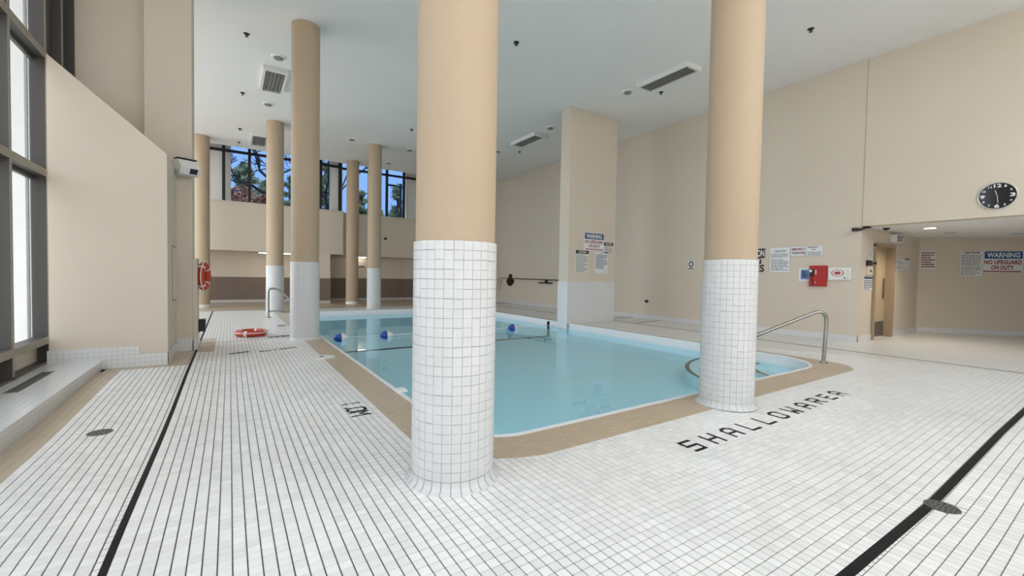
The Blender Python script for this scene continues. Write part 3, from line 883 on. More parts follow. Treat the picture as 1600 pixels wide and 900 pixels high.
# floor of the pool
mb = MB()
ysl = [2.6, 9.76, 13.0, 15.2]; zsl = [-0.44, -0.47, -0.75, -0.80]
for k in range(3):
    mb.add([(1.4, ysl[k], zsl[k]), (7.9, ysl[k], zsl[k]), (7.9, ysl[k + 1], zsl[k + 1]), (1.4, ysl[k + 1], zsl[k + 1])], [(0, 1, 2, 3)])
mb.build('pool_bottom', M['pool_xy'], pool)
MB().box(1.54, 7.75, 9.70, 9.82, -0.47, -0.462).build('break_line', M['black'], pool)['label'] = 'black line across the pool bottom'
MB().box(7.738, 7.750, 9.71, 9.81, -0.47, -0.03).build('break_line', M['black'], pool)
# quarter-round entry steps in the near right corner
def quarter(r, z0, z1):
    pts = [(7.76, 2.80)] + [(7.76 + r * math.cos(math.pi / 2 + math.pi / 2 * k / 24), 2.80 + r * math.sin(math.pi / 2 + math.pi / 2 * k / 24)) for k in range(25)]
    return MB().prism(pts, z0, z1)
def nosing(r0, r1, z):
    mb = MB(); vs = []
    for k in range(25):
        a = math.pi / 2 + math.pi / 2 * k / 24
        for r in (r0, r1): vs.append((7.76 + r * math.cos(a), 2.80 + r * math.sin(a), z))
    return mb.add(vs, [(2 * k, 2 * k + 1, 2 * k + 3, 2 * k + 2) for k in range(24)])
for r, z in ((2.05, -0.25), (1.05, -0.185)):
    s_ = quarter(r, -0.5, z).build('entry_step', M['pool_xy'], pool)
    nosing(r - 0.07, r, z + 0.002).build('step_nosing', M['black'], s_)
# water
ww = ring(POOL, rim - 0.001, WZ, rim, WZ, 'w', None)
n = len(ww.v) // 2
wmb = MB().add([v for v in ww.v[n:]], [tuple(range(n))])
wo = wmb.build('water_surface', M['water'], pool)
wo['label'] = 'still turquoise water'
for k in range(len(wo.data.polygons)):
    pass
# depth of water as colour comes from the tinted surface and pale blue basin
sk = thing('pool_skimmer', 'round white skimmer lid set in the tan border left of the pool', 'skimmer', (1.17, 6.86, 0))
MB().lathe([(0.165, 0.0), (0.165, 0.004), (0.155, 0.008), (0.10, 0.010), (0.0, 0.010)], 1.17, 6.86, 32, True, False).build('lid_ring', M['white_plastic'], sk, smooth=True)
MB().lathe([(0.032, 0.009), (0.032, 0.013), (0.0, 0.013)], 1.15, 6.87, 16, True, False).build('lid_handle', M['black_plastic'], sk)
tag(MB().box(1.50, 1.60, 4.42, 4.56, -0.005, 0.02).build('rim_bracket', M['white_plastic'], bevel=0.006), 'small white bracket on the left pool rim beside the near column', 'bracket')
tag(MB().box(7.70, 7.755, 13.0, 13.5, -0.10, -0.03).build('skimmer_cover', M['louver'], bevel=0.005), 'grey skimmer cover in the right pool gutter beyond the wide pier', 'cover')

# lane rope
lr = thing('lane_rope', 'float rope with blue and white floats stretched across the pool', 'rope', (0, 0, 0))
ropey = lambda x: 9.62 - 0.02 * x
MB().tube([(x, ropey(x), -0.118) for x in np.linspace(1.54, 7.75, 40)], 0.004, 6).build('rope', M['strap'], lr)
bd = MB()
for x in np.arange(1.6, 7.7, 0.075):
    y = ropey(x)
    bd.tube([(x, y, -0.118), (x + 0.045, ropey(x + 0.045), -0.118)], 0.0095, 8)
o = bd.build('bead', M['white_plastic'], lr, smooth=True); o['kind'] = 'stuff'
for x in (1.98, 2.95, 6.33):
    y = ropey(x); prof = [(0.001, -0.15), (0.03, -0.14), (0.07, -0.10), (0.095, -0.045), (0.10, 0.0)]
    def half(sgn):
        mb = MB(); t = MB().lathe([(r, z) for r, z in prof], 0, 0, 20, True, True)
        for k, v in enumerate(t.v):
            t.v[k] = (x + sgn * (v[2]) * -1, y + v[0], -0.115 + v[1])
        return t
    a = half(1).build('float', M['white_plastic'], lr, smooth=True)
    b = half(-1).build('float_half', M['floatblue'], a, smooth=True)
    b['label'] = 'blue half of a float'; a['label'] = 'white half of a float'

# ================================================================== COLUMNS
CT = 1.46
def column(idx, tiled, label, solo_tiles):
    cx, cy, r = COLUMNS[idx]
    t = thing('round_column', label, 'column', (cx, cy, 0), 'round columns around the pool')
    L = (cx, cy, 0)
    def B(mb, name, m, **k): return mb.build(name, m, t, loc=L, **k)
    if not tiled:
        B(MB().lathe([(r, 0.0), (r, CEIL)], cx, cy, 48), 'column_shaft', M['column'], smooth=True)
        B(MB().lathe([(r + 0.006, 0.0), (r + 0.006, 0.11), (r - 0.002, 0.112)], cx, cy, 48), 'column_base', M['white_plastic'], smooth=True)
        return t
    rp = r - 0.012
    B(MB().lathe([(rp, CT - 0.05), (rp, CEIL)], cx, cy, 64), 'column_shaft', M['column'], smooth=True)
    B(MB().lathe([(r - 0.0035, 0.0), (r - 0.0035, CT - 0.002), (rp - 0.004, CT + 0.002)], cx, cy, 58), 'column_grout', M['col_grout'], smooth=True)
    N = 29; rows = 25
    z0 = 0.062; ph = (CT - z0) / rows
    # one tile, standing at angle 0
    w = 2 * math.pi * r / N
    def tile_mesh():
        a = (w - 0.0024) / 2; h = (ph - 0.0024) / 2; bv = 0.0016
        sag = r - math.sqrt(r * r - a * a)
        V = []
        for rr, aa, hh in ((r - 0.0045, a, h), (r - 0.0012, a, h), (r, a - bv, h - bv)):
            for sx, sz in ((-1, -1), (0, -1), (1, -1), (1, 1), (0, 1), (-1, 1)):
                q = sx * aa
                V.append((math.sqrt(max(0, rr * rr - q * q)), q, sz * hh))
        F = [(12, 13, 16, 17), (13, 14, 15, 16)]
        for l in (0, 6):
            for k in range(6):
                k2 = (k + 1) % 6
                F.append((l + k, l + k2, l + 6 + k2, l + 6 + k))
        return V, F
    V, F = tile_mesh()
    face = math.atan2(EYE.y - cy, EYE.x - cx)
    angs = [2 * math.pi * k / N for k in range(N)]
    order = sorted(range(N), key=lambda k: abs((angs[k] - face + math.pi) % (2 * math.pi) - math.pi))
    front = set(order[:12]) if solo_tiles else set()
    me = bpy.data.meshes.new('tile'); me.from_pydata(V, [], F)
    bm = bmesh.new(); bm.from_mesh(me); bmesh.ops.recalc_face_normals(bm, faces=bm.faces); bm.to_mesh(me); bm.free()
    me.materials.append(M['col_tile'])
    stuff = MB()
    for k in range(N):
        for j_ in range(rows):
            z = z0 + (j_ + 0.5) * ph
            rot = Matrix.Rotation(angs[k], 4, 'Z')
            if k in front:
                o = bpy.data.objects.new('tile', me); COL.objects.link(o); o.parent = t
                o.location = (0, 0, z); o.rotation_euler = (random.gauss(0, 0.002), random.gauss(0, 0.004), angs[k] + random.gauss(0, 0.001))
            else:
                stuff.add([tuple(rot @ Vector((x, y, zz + z)) + Vector(L)) for x, y, zz in V], F)
    o = B(stuff, 'tile_field', M['col_tile']); o['kind'] = 'stuff'
    # flared cove tiles at the foot
    ca = (w - 0.005) / 2 / r
    Vc, Fc = [], []
    prof = [(r + 0.001, z0), (r + 0.002, 0.045), (r + 0.008, 0.026), (r + 0.020, 0.012), (r + 0.036, 0.006), (r + 0.040, -0.002)]
    for rr, zz in prof:
        for a in (-ca, 0, ca):
            Vc.append((rr * math.cos(a), rr * math.sin(a), zz))
    for q in range(len(prof) - 1):
        for s in range(2):
            Fc.append((q * 3 + s, q * 3 + s + 1, q * 3 + s + 4, q * 3 + s + 3))
    if solo_tiles:
        me2 = bpy.data.meshes.new('cove_tile'); me2.from_pydata(Vc, [], Fc); me2.materials.append(M['col_tile'])
        me2.polygons.foreach_set('use_smooth', [True] * len(Fc))
        for k in range(N):
            o = bpy.data.objects.new('cove_tile', me2); COL.objects.link(o); o.parent = t; o.rotation_euler = (0, 0, angs[k])
    else:
        mb = MB()
        for k in range(N):
            rot = Matrix.Rotation(angs[k], 4, 'Z')
            mb.add([tuple(rot @ Vector(v) + Vector(L)) for v in Vc], Fc)
        o = B(mb, 'cove_tile', M['col_tile']); o['kind'] = 'stuff'
    B(MB().lathe([(rr - 0.003, zz - 0.002) for rr, zz in prof], cx, cy, 58, False, False), 'cove_grout', M['col_grout'], smooth=True)
    return t
column(0, True, 'nearest and widest round tan column on white tile, centre of the picture', True)
column(1, True, 'round tan column on white tile beside the floor words and the pool steps', True)
column(2, True, 'round tan column on white tile left of the pool, beside the lid in the border', False)
column(3, True, 'round tan column on white tile behind the steel ladder rail', False)
column(4, True, 'round tan column on white tile standing at the far edge of the pool', False)
column(5, False, 'thin tan column with only a low white foot, beyond the far pool edge', False)
column(6, False, 'tan column with a low white foot behind the left pier and life ring', False)

# square pier beside the pool
pier = thing('square_pier', 'wide cream square pier with white tiled lower part and warning signs', 'pier', (8.6, 9.07, 0))
MB().box(7.69, 9.48, 8.875, 9.27, 0, CEIL - 0.001).build('pier_shaft', M['wall'], pier, loc=(8.6, 9.07, 0), bevel=0.004)
MB().box(7.68, 9.49, 8.866, 9.28, -0.01, 1.14).build('pier_tile', M['wt_xz'], pier, loc=(8.6, 9.07, 0))
MB().box(7.676, 7.681, 8.866, 9.28, -0.16, 1.14).build('pier_tile_side', mat('pier_side_tile', (0.74, 0.74, 0.76), 0.25, var=0.03), pier, loc=(8.6, 9.07, 0))

# ================================================================== SIGNS
def text_geo(s):
    cu = bpy.data.curves.new('t', 'FONT'); cu.body = s; cu.size = 1.0; cu.offset = 0.032; cu.resolution_u = 3
    o = bpy.data.objects.new('t', cu); COL.objects.link(o)
    bpy.context.view_layer.update()
    me = bpy.data.meshes.new_from_object(o.evaluated_get(bpy.context.evaluated_depsgraph_get()))
    vs = [tuple(v.co) for v in me.vertices]; fs = [tuple(p.vertices) for p in me.polygons]
    bpy.data.objects.remove(o); bpy.data.curves.remove(cu); bpy.data.meshes.remove(me)
    xs_ = [v[0] for v in vs]; ys_ = [v[1] for v in vs]
    x0, x1, y0, y1 = min(xs_), max(xs_), min(ys_), max(ys_)
    return [((v[0] - x0) / (x1 - x0), (v[1] - y0) / (y1 - y0)) for v in vs], fs
_tc = {}
def sign(name, label, cat, c0, c1, u, elems, thick=0.006, board='white', group=None, border=None):
    """flat board between the world corners c0 (top left) and c1 (bottom right); u = reading direction; elems in 0..1 from the top left"""
    c0, c1, u = Vector(c0), Vector(c1), Vector(u).normalized()
    v = Vector((0, 0, 1)); nrm = u.cross(v)
    w = (c1 - c0).dot(u); h = (c0 - c1).z
    ctr = (c0 + c1) / 2
    root = thing(name, label, cat, tuple(ctr), group)
    L = tuple(ctr)
    if board:
        MB().obox(ctr + nrm * thick / 2, u, v, nrm, w, h, thick).build('board', M[board], root, loc=L)
    def pt(a, b, k): return c0 + u * (a * w) - v * (b * h) + nrm * (thick + k)
    parts = {}
    for el in elems:
        kind, m, a0, b0, a1, b1 = el[:6]
        nm = el[7] if len(el) > 7 else {'rect': 'panel', 'text': 'lettering', 'bars': 'fine_print', 'frame': 'border'}[kind]
        mb = parts.setdefault((nm, m), MB())
        if kind == 'rect':
            mb.add([pt(a0, b1, .0008), pt(a1, b1, .0008), pt(a1, b0, .0008), pt(a0, b0, .0008)], [(0, 1, 2, 3)])
        elif kind == 'frame':
            t = 0.004
            tu, tv = t / w, t / h
            for (p0, q0, p1, q1) in ((a0, b0, a1, b0 + tv), (a0, b1 - tv, a1, b1), (a0, b0, a0 + tu, b1), (a1 - tu, b0, a1, b1)):
                mb.add([pt(p0, q1, .0008), pt(p1, q1, .0008), pt(p1, q0, .0008), pt(p0, q0, .0008)], [(0, 1, 2, 3)])
        elif kind == 'text':
            s = el[6]
            if s not in _tc: _tc[s] = text_geo(s)
            vs_, fs_ = _tc[s]
            mb.add([pt(a0 + (a1 - a0) * x, b1 + (b0 - b1) * y, .0016) for x, y in vs_], fs_)
        elif kind == 'bars':
            nl = el[6]
            rr = random.Random(hash((label, b0)) if False else int(b0 * 1000) + nl)
            for k in range(nl):
                bb0 = b0 + (b1 - b0) * (k + 0.2) / nl; bb1 = b0 + (b1 - b0) * (k + 0.72) / nl
                x = a0; end = a1 - (a1 - a0) * rr.choice((0, 0.02, 0.05, 0.3))
                while x < end - 0.02:
                    x2 = min(end, x + rr.uniform(0.05, 0.16))
                    mb.add([pt(x, bb1, .0008), pt(x2, bb1, .0008), pt(x2, bb0, .0008), pt(x, bb0, .0008)], [(0, 1, 2, 3)])
                    x = x2 + 0.025
    for (nm, m), mb in parts.items():
        o = mb.build(nm, M[m], root, loc=L)
        if nm == 'fine_print': o['kind'] = 'stuff'
    return root
U_Y = (1, 0, 0); U_X = (0, -1, 0); YP = 8.866
sign('warning_sign', 'curling white lifeguard warning sign with a blue head on the wide pier', 'sign', (8.25, 8.875, 2.535), (9.02, 8.875, 2.035), U_Y,
     [('rect', 'navy', .03, .04, .985, .38, None, 'header_band'), ('text', 'white', .10, .09, .90, .33, 'WARNING'), ('text', 'redink', .05, .44, .96, .62, 'NO LIFEGUARD'), ('text', 'redink', .24, .68, .80, .85, 'ON DUTY'), ('rect', 'redink', .08, .92, .97, .965, None, 'footer_band')])
sign('notice_sign', 'small black headed notice right of the lifeguard sign on the pier', 'sign', (9.03, 8.875, 2.28), (9.40, 8.875, 1.97), U_Y,
     [('rect', 'ink', .0, .0, 1, .30, None, 'header_band'), ('text', 'white', .15, .06, .85, .24, 'NOTICE'), ('bars', 'greyink', .05, .40, .95, .95, 4)], board='paper')
sign('caution_sign', 'cream rules sheet with a black head at the left of the pier', 'sign', (7.955, 8.875, 2.01), (8.43, 8.875, 1.39), U_Y,
     [('rect', 'ink', .0, .0, 1, .15, None, 'header_band'), ('text', 'paper', .18, .03, .82, .12, 'CAUTION'), ('bars', 'greyink', .05, .19, .97, .97, 14)], board='paper')
sign('rules_sign', 'white rules board in a thin grey frame, lower right on the pier', 'sign', (8.68, 8.875, 2.0), (9.20, 8.875, 1.37), U_Y,
     [('frame', 'greyink', 0, 0, 1, 1), ('bars', 'greyink', .35, .04, .65, .09, 1), ('bars', 'navy', .08, .11, .95, .78, 11), ('bars', 'greyink', .7, .86, .92, .90, 1)])
# right wall
sign('swimmer_notice', 'small square pictogram notice left of the second tiled column', 'sign', (11, 7.485, 1.855), (11, 7.27, 1.56), U_X,
     [('bars', 'greyink', .15, .02, .85, .2, 2), ('rect', 'ink', .1, .92, .9, 1.0, None, 'footer_band'), ('text', 'ink', .15, .25, .85, .85, 'O')], board='paper')
sign('safety_lettering', 'black block lettering half hidden behind the second tiled column', 'sign', (11, 5.80, 2.05), (11, 5.36, 1.47), U_X,
     [('rect', 'ink', .3, .0, 1, .40), ('text', 'paper', .56, .05, .96, .35, 'ON'), ('rect', 'ink', .3, .42, .80, .65), ('text', 'paper', .60, .45, .76, .62, 'T'), ('text', 'ink', .52, .68, .98, 1.0, 'ES')], board=None)
sign('caution_board', 'framed white caution board right of the second tiled column', 'sign', (11, 5.255, 2.065), (11, 4.795, 1.455), U_X,
     [('frame', 'greyink', 0, 0, 1, 1), ('text', 'greyink', .24, .11, .78, .20, 'CAUTION'), ('bars', 'greyink', .08, .25, .93, .42, 4), ('bars', 'greyink', .08, .47, .93, .93, 7)])
sign('telephone_sign', 'white emergency telephone sign with red words, left one above the red box', 'sign', (11, 4.786, 2.07), (11, 4.475, 1.84), U_X,
     [('frame', 'greyink', 0, 0, 1, 1), ('text', 'redink', .08, .18, .94, .43, 'EMERGENCY'), ('text', 'redink', .08, .55, .94, .80, 'TELEPHONE')])
sign('emergency_sign', 'white emergency number sign, right one above the red box', 'sign', (11, 4.470, 2.072), (11, 4.13, 1.83), U_X,
     [('frame', 'greyink', 0, 0, 1, 1), ('bars', 'redink', .12, .08, .95, .26, 1), ('bars', 'redink', .35, .30, .68, .44, 1), ('bars', 'greyink', .1, .55, .92, .95, 4)])
sign('blue_notice', 'small pale notice with a blue square left of the red box', 'sign', (11, 4.60, 1.56), (11, 4.385, 1.26), U_X,
     [('rect', 'paleblue', .2, .12, .97, .85), ('bars', 'white', .3, .2, .85, .75, 4)])
# red phone box
pb = thing('phone_box', 'red emergency telephone box with a black handset on the right wall', 'telephone', (11, 4.2, 1.38))
pl = (11, 4.2, 1.38)
MB().box(10.94, 11.0, 4.03, 4.37, 1.15, 1.615).build('box_body', M['red'], pb, loc=pl, bevel=0.008)
MB().box(10.912, 10.94, 4.26, 4.35, 1.38, 1.54).build('handset', M['black_plastic'], pb, loc=pl, bevel=0.012)
MB().lathe([(0.035, 0), (0.035, 0.01), (0.0, 0.01)], 0, 0, 16)
hd = MB().lathe([(0.03, 0), (0.03, 0.012), (0.001, 0.014)], 0, 0, 16)
hd.v = [(10.912 - z, 4.325 + x, 1.495 + y) for x, y, z in hd.v]
hd.build('dial', M['white_plastic'], pb, loc=pl)
MB().tube([(10.93, 4.30, 1.38), (10.928, 4.31, 1.30), (10.93, 4.29, 1.22), (10.935, 4.30, 1.17)], 0.008, 6).build('cord', M['black_plastic'], pb, loc=pl)
MB().box(10.934, 10.94, 4.225, 4.245, 1.42, 1.52).build('tag', M['white'], pb, loc=pl)
MB().box(10.934, 10.94, 4.235, 4.245, 1.225, 1.26).build('latch', M['white'], pb, loc=pl)
# first aid box with the red emblem
fa = thing('first_aid_box', 'white first aid case with a red emblem right of the red box', 'box', (11, 3.8, 1.43))
fl_ = (11, 3.8, 1.43)
MB().box(10.955, 11.0, 3.60, 4.01, 1.30, 1.57).build('case', M['white_plastic'], fa, loc=fl_, bevel=0.012)
MB().box(10.948, 10.956, 3.62, 3.645, 1.32, 1.55).build('handle', M['strap'], fa, loc=fl_)
el = MB(); nseg = 28
vs = []
for k in range(nseg):
    a = 2 * math.pi * k / nseg
    for q in (1.0, 0.86): vs.append((10.9535, 3.83 - 0.115 * q * math.cos(a), 1.45 + 0.075 * q * math.sin(a)))
el.add(vs, [(2 * k, 2 * k + 1, 2 * ((k + 1) % nseg) + 1, 2 * ((k + 1) % nseg)) for k in range(nseg)])
st_ = []
rad = [1, .55, .9, .5, .75, .5, .95, .6, 1, .5, .8, .45, .9, .55]
for k, q in enumerate(rad):
    a = 2 * math.pi * k / len(rad)
    st_.append((10.9535, 3.83 - 0.085 * q * math.cos(a), 1.45 + 0.055 * q * math.sin(a)))
o0 = len(el.v); el.v.append((10.9535, 3.83, 1.45)); el.v += st_
el.f += [(o0, o0 + 1 + k, o0 + 1 + (k + 1) % len(rad)) for k in range(len(rad))]
el.build('emblem', M['red'], fa, loc=fl_)
MB().box(10.949, 10.955, 3.69, 3.715, 1.335, 1.36).build('latch', M['ink'], fa, loc=fl_)
# alcove side wall
sign('paper_note', 'small white paper above the card reader beside the door', 'paper', (11.42, 3.45, 1.95), (11.66, 3.45, 1.76), U_Y, [('bars', 'greyink', .2, .1, .8, .9, 4)])
lk = thing('door_lock', 'black wall lock with a knob between the corner and the door', 'lock', (11.5, 3.45, 1.68))
MB().box(11.30, 11.52, 3.40, 3.45, 1.62, 1.73).build('lock_body', M['black_plastic'], lk, loc=(11.5, 3.45, 1.68), bevel=0.006)
kb = MB().lathe([(0.012, 0), (0.012, 0.05), (0.03, 0.055), (0.03, 0.075), (0.001, 0.08)], 0, 0, 14)
kb.v = [(11.66 + x, 3.45 - z, 1.675 + y) for x, y, z in kb.v]
kb.build('knob', M['black_plastic'], lk, loc=(11.5, 3.45, 1.68))
kp = thing('card_reader', 'pale card reader box below the black lock beside the door', 'reader', (11.48, 3.45, 1.52))
MB().box(11.34, 11.64, 3.42, 3.45, 1.42, 1.60).build('reader_body', M['wall'], kp, loc=(11.48, 3.45, 1.52), bevel=0.006)
MB().box(11.47, 11.54, 3.415, 3.42, 1.48, 1.53).build('reader_window', M['ink'], kp, loc=(11.48, 3.45, 1.52))
sign('rules_poster', 'narrow dark lettered poster below the card reader by the door', 'poster', (11.22, 3.45, 1.385), (11.73, 3.45, 1.095), U_Y,
     [('rect', 'navy', .0, .02, 1, .18, None, 'header_band'), ('bars', 'navy', .02, .24, .95, 1.0, 6)], board='paper')
sign('door_side_sign', 'white framed sheet just right of the alcove door', 'sign', (13.0, 3.45, 1.84), (13.72, 3.45, 1.555), U_Y,
     [('frame', 'greyink', 0, 0, 1, 1), ('bars', 'greyink', .1, .1, .9, .42, 3), ('bars', 'redink', .1, .45, .9, .52, 1), ('bars', 'greyink', .1, .6, .9, .9, 3)])
sign('door_side_sheet', 'narrow cream sheet right of the framed one beside the door', 'sign', (13.78, 3.45, 1.885), (14.14, 3.45, 1.57), U_Y,
     [('rect', 'greyink', .05, .03, .95, .2, None, 'header_band'), ('bars', 'greyink', .1, .9, .9, 1.0, 1)], board='paper')
ex = thing('exit_sign', 'boxy white exit sign above the alcove door', 'sign', (12.95, 3.40, 2.29))
exl = (12.95, 3.40, 2.29)
MB().box(12.70, 13.22, 3.33, 3.45, 2.19, 2.37).build('sign_box', M['white_plastic'], ex, loc=exl, bevel=0.008)
vs_, fs_ = text_geo('EXIT')
MB().add([(12.76 + 0.40 * x, 3.328, 2.215 + 0.13 * y) for x, y in vs_], fs_).build('lettering', M['ink'], ex, loc=exl)
# angled wall signs
def on_wall(a, z): return tuple(A0 + AD * a + Vector((0, 0, z)))
sign('red_text_sign', 'small pale sign with dark red lines on the angled alcove wall', 'sign', on_wall(.06, 2.11), on_wall(.41, 1.62), AD,
     [('frame', 'greyink', 0, 0, 1, 1), ('bars', 'redink', .08, .08, .92, .92, 7)], board='paper')
sign('caution_board', 'grey caution board left of the lifeguard warning in the alcove', 'sign', on_wall(.90, 2.10), on_wall(1.375, 1.457), AD,
     [('frame', 'greyink', 0, 0, 1, 1), ('text', 'ink', .16, .03, .84, .12, 'CAUTION'), ('bars', 'greyink', .06, .16, .94, .60, 7), ('bars', 'greyink', .06, .62, .94, .96, 6)])
sign('warning_sign', 'white and blue lifeguard warning sign at the right edge in the alcove', 'sign', on_wall(1.385, 2.10), on_wall(2.17, 1.56), AD,
     [('rect', 'blueink', .02, .02, .985, .36, None, 'header_band'), ('text', 'white', .08, .07, .92, .31, 'WARNING'), ('text', 'redink', .02, .42, .97, .62, 'NO LIFEGUARD'), ('text', 'redink', .20, .67, .78, .87, 'ON DUTY'), ('rect', 'redink', .0, .92, .97, .97, None, 'footer_band')])
sign('far_sign', 'tiny dark sign on the shaded far wall under the gallery', 'sign', (4.95, 20.742, 1.66), (5.35, 20.742, 1.50), U_Y, [('bars', 'ink', .0, .1, 1, .9, 1)], board=None)

# clock
ck = thing('wall_clock', 'round black clock with a silver rim on the header above the alcove', 'clock', (11.0, 1.573, 2.78))
ckl = (11.0, 1.573, 2.78); CR = 0.235
def disc(r0, prof, n=48):
    t = MB().lathe(prof, 0, 0, n, True, True)
    t.v = [(11.0 - z, 1.573 - x, 2.78 + y) for x, y, z in t.v]
    return t
disc(0, [(CR, 0), (CR, 0.03), (CR - 0.008, 0.036), (CR - 0.016, 0.03), (CR - 0.017, 0.02)]).build('rim', mat('clock_rim', (0.62, 0.62, 0.60), 0.35, 0.4), ck, loc=ckl, smooth=True)
disc(0, [(CR - 0.016, 0.02), (CR - 0.016, 0.024)]).build('dial', mat('clock_dial', (0.012, 0.012, 0.016), 0.12), ck, loc=ckl)
for hnum in range(1, 13):
    a = math.radians(90 - 30 * hnum)
    big = hnum % 3 == 0
    s_ = 0.062 if big else 0.034
    wd = s_ * (1.15 if hnum >= 10 else 0.8) * (1.25 if big else 1.0)
    rr = CR - 0.016 - (0.045 if big else 0.038)
    cyy, czz = 1.573 - rr * math.cos(a), 2.78 + rr * math.sin(a)
    vs_, fs_ = text_geo(str(hnum))
    MB().add([(10.9745, cyy - (x - 0.5) * wd, czz + (y - 0.5) * s_) for x, y in vs_], fs_).build('numeral', M['white'], ck, loc=ckl)
def hand(ang, ln, w):
    d = Vector((0, -math.cos(ang), math.sin(ang)))
    s = Vector((0, math.sin(ang), math.cos(ang)))
    c = Vector((10.972, 1.573, 2.78))
    return MB().add([c - d * 0.02 - s * w, c - d * 0.02 + s * w, c + d * ln + s * w * .6, c + d * ln - s * w * .6], [(0, 1, 2, 3)])
hand(math.radians(90 - 30 * 11.48), 0.105, 0.006).build('hour_hand', M['white'], ck, loc=ckl)
hand(math.radians(90 - 6 * 29), 0.125, 0.005).build('minute_hand', M['white'], ck, loc=ckl)

# cctv camera at the alcove corner
cc = thing('security_camera', 'black bullet security camera at the corner of the alcove header', 'camera', (10.95, 3.4, 2.36))
MB().tube([(10.93, 3.50, 2.36), (10.86, 3.56, 2.355)], 0.04, 14).tube([(10.99, 3.44, 2.365), (10.93, 3.50, 2.36)], 0.03, 12).build('camera_body', M['black_plastic'], cc, loc=(10.95, 3.4, 2.36), smooth=True)
MB().tube([(10.99, 3.44, 2.365), (11.12, 3.41, 2.40)], 0.018, 8).box(11.08, 11.22, 3.36, 3.44, 2.395, 2.43).build('camera_mount', M['black_plastic'], cc, loc=(10.95, 3.4, 2.36))
sd = MB().lathe([(0.06, 0.0), (0.055, -0.025), (0.035, -0.045), (0.001, -0.052)], 11.72, 3.25, 16, True, False)
sd.v = [(x, y, z + 2.43) for x, y, z in sd.v]
tag(sd.build('dome_camera', M['black_plastic'], smooth=True), 'small black dome on the alcove ceiling beside the bullet camera', 'camera')
fd = MB().lathe([(0.07, 0.0), (0.065, 0.04), (0.04, 0.075), (0.001, 0.085)], 0, 0, 16, True, False)
fd.v = [(6.17 + x, 20.3 - z, 2.94 + y) for x, y, z in fd.v]
tag(fd.build('dome_camera', M['black_plastic'], smooth=True), 'small black dome on the far upper wall right of the columns', 'camera')
tag(MB().box(10.98, 11.0, 8.84, 8.96, 0.50, 0.585).build('wall_outlet', M['black_plastic'], bevel=0.004), 'small dark outlet low on the right wall beyond the pier', 'outlet')

# wall lamp on the left pier
em = thing('wall_light', 'white wedge shaped wall light with a dark square lens on the left pier', 'light', (-0.575, 8.36, 2.85))
em.rotation_euler = (0, 0, math.radians(24))
prof = [(0.02, 0.115), (-0.11, 0.10), (-0.24, -0.03), (-0.17, -0.13), (0.02, -0.13)]      # depth, height
n = len(prof)
def local(mb, name, m, **k):
    o = mb.build(name, m, em, **k); o.location = (0, 0, 0); return o
local(MB().add([(-0.13, y, z) for y, z in prof] + [(0.13, y, z) for y, z in prof], [tuple(range(n)), tuple(range(2 * n - 1, n - 1, -1))] + [(k, n + k, n + (k + 1) % n, (k + 1) % n) for k in range(n)]), 'housing', M['white_plastic'], bevel=0.006)
fn = Vector((0, -0.1, 0.07)).normalized()
fp = lambda t, x: (x, -0.24 + 0.07 * t - 0.002, -0.03 - 0.10 * t - 0.0016)
local(MB().add([fp(.12, -0.01), fp(.12, 0.09), fp(.85, 0.09), fp(.85, -0.01)], [(0, 1, 2, 3)]), 'lens', M['black_plastic'])
local(MB().box(-0.14, 0.12, -0.12, 0.02, 0.112, 0.124), 'top_seal', M['black_plastic'])
local(MB().box(-0.12, 0.12, 0.0, 0.10, -0.10, 0.10), 'wall_bracket', M['white_plastic'])

# black box low on the pier board
bx = thing('outlet_box', 'black square box low on the pier board beside the left stripe', 'box', (-0.39, 8.8, 0.35))
MB().box(-0.43, -0.335, 8.72, 8.90, 0.255, 0.455).build('box_body', M['black_plastic'], bx, loc=(-0.39, 8.8, 0.35), bevel=0.006)
MB().box(-0.42, -0.345, 8.715, 8.72, 0.27, 0.44).build('box_lid', M['black_plastic'], bx, loc=(-0.39, 8.8, 0.35), bevel=0.002)

# life rings
def life_ring(label, c, R, r, axis, rotz=0.0, flat=1.0):
    t = thing('life_ring', label, 'life ring', c, 'orange life rings')
    def torus_seg(a0, a1, rr, n=24):
        k = max(4, int(abs(a1 - a0) / (2 * math.pi) * 64))
        full_ = abs(a1 - a0) > 6.2
        mb = MB()
        pts = [(R * math.cos(a0 + (a1 - a0) * q / k), R * math.sin(a0 + (a1 - a0) * q / k), 0) for q in range(k if full_ else k + 1)]
        mb.tube(pts, rr, 16, closed=full_)
        return mb
    if axis == 'x':
        rot = Matrix.Rotation(rotz, 4, 'Z') @ Matrix.Rotation(math.pi / 2, 4, 'Y')
    else:
        rot = Matrix.Rotation(rotz, 4, 'Z')
    def place(mb):
        mb.v = [tuple(rot @ Vector((x, y, z * flat)) + Vector(c)) for x, y, z in mb.v]; return mb
    place(torus_seg(0, 2 * math.pi, r)).build('ring_body', M['orange'], t, loc=c, smooth=True)
    for q in range(4):
        a = math.pi / 4 + q * math.pi / 2
        place(torus_seg(a - 0.10, a + 0.10, r * 1.03)).build('strap', M['strap'], t, loc=c, smooth=True)
    pts = []
    for q in range(64):
        a = 2 * math.pi * q / 64
        ph_ = ((a - math.pi / 4) % (math.pi / 2)) / (math.pi / 2)
        pts.append(((R + r * 1.05 + 0.035 * math.sin(ph_ * math.pi) * 0.5) * math.cos(a), (R + r * 1.05 + 0.0175 * math.sin(ph_ * math.pi)) * math.sin(a), 0.02))
    place(MB().tube(pts, 0.009, 6, closed=True)).build('grab_rope', M['strap'], t, loc=c, smooth=True)
    return t
life_ring('orange life ring with white rope hanging on the board of the left pier', (-0.355, 8.78, 1.17), 0.185, 0.052, 'x', math.radians(-12))
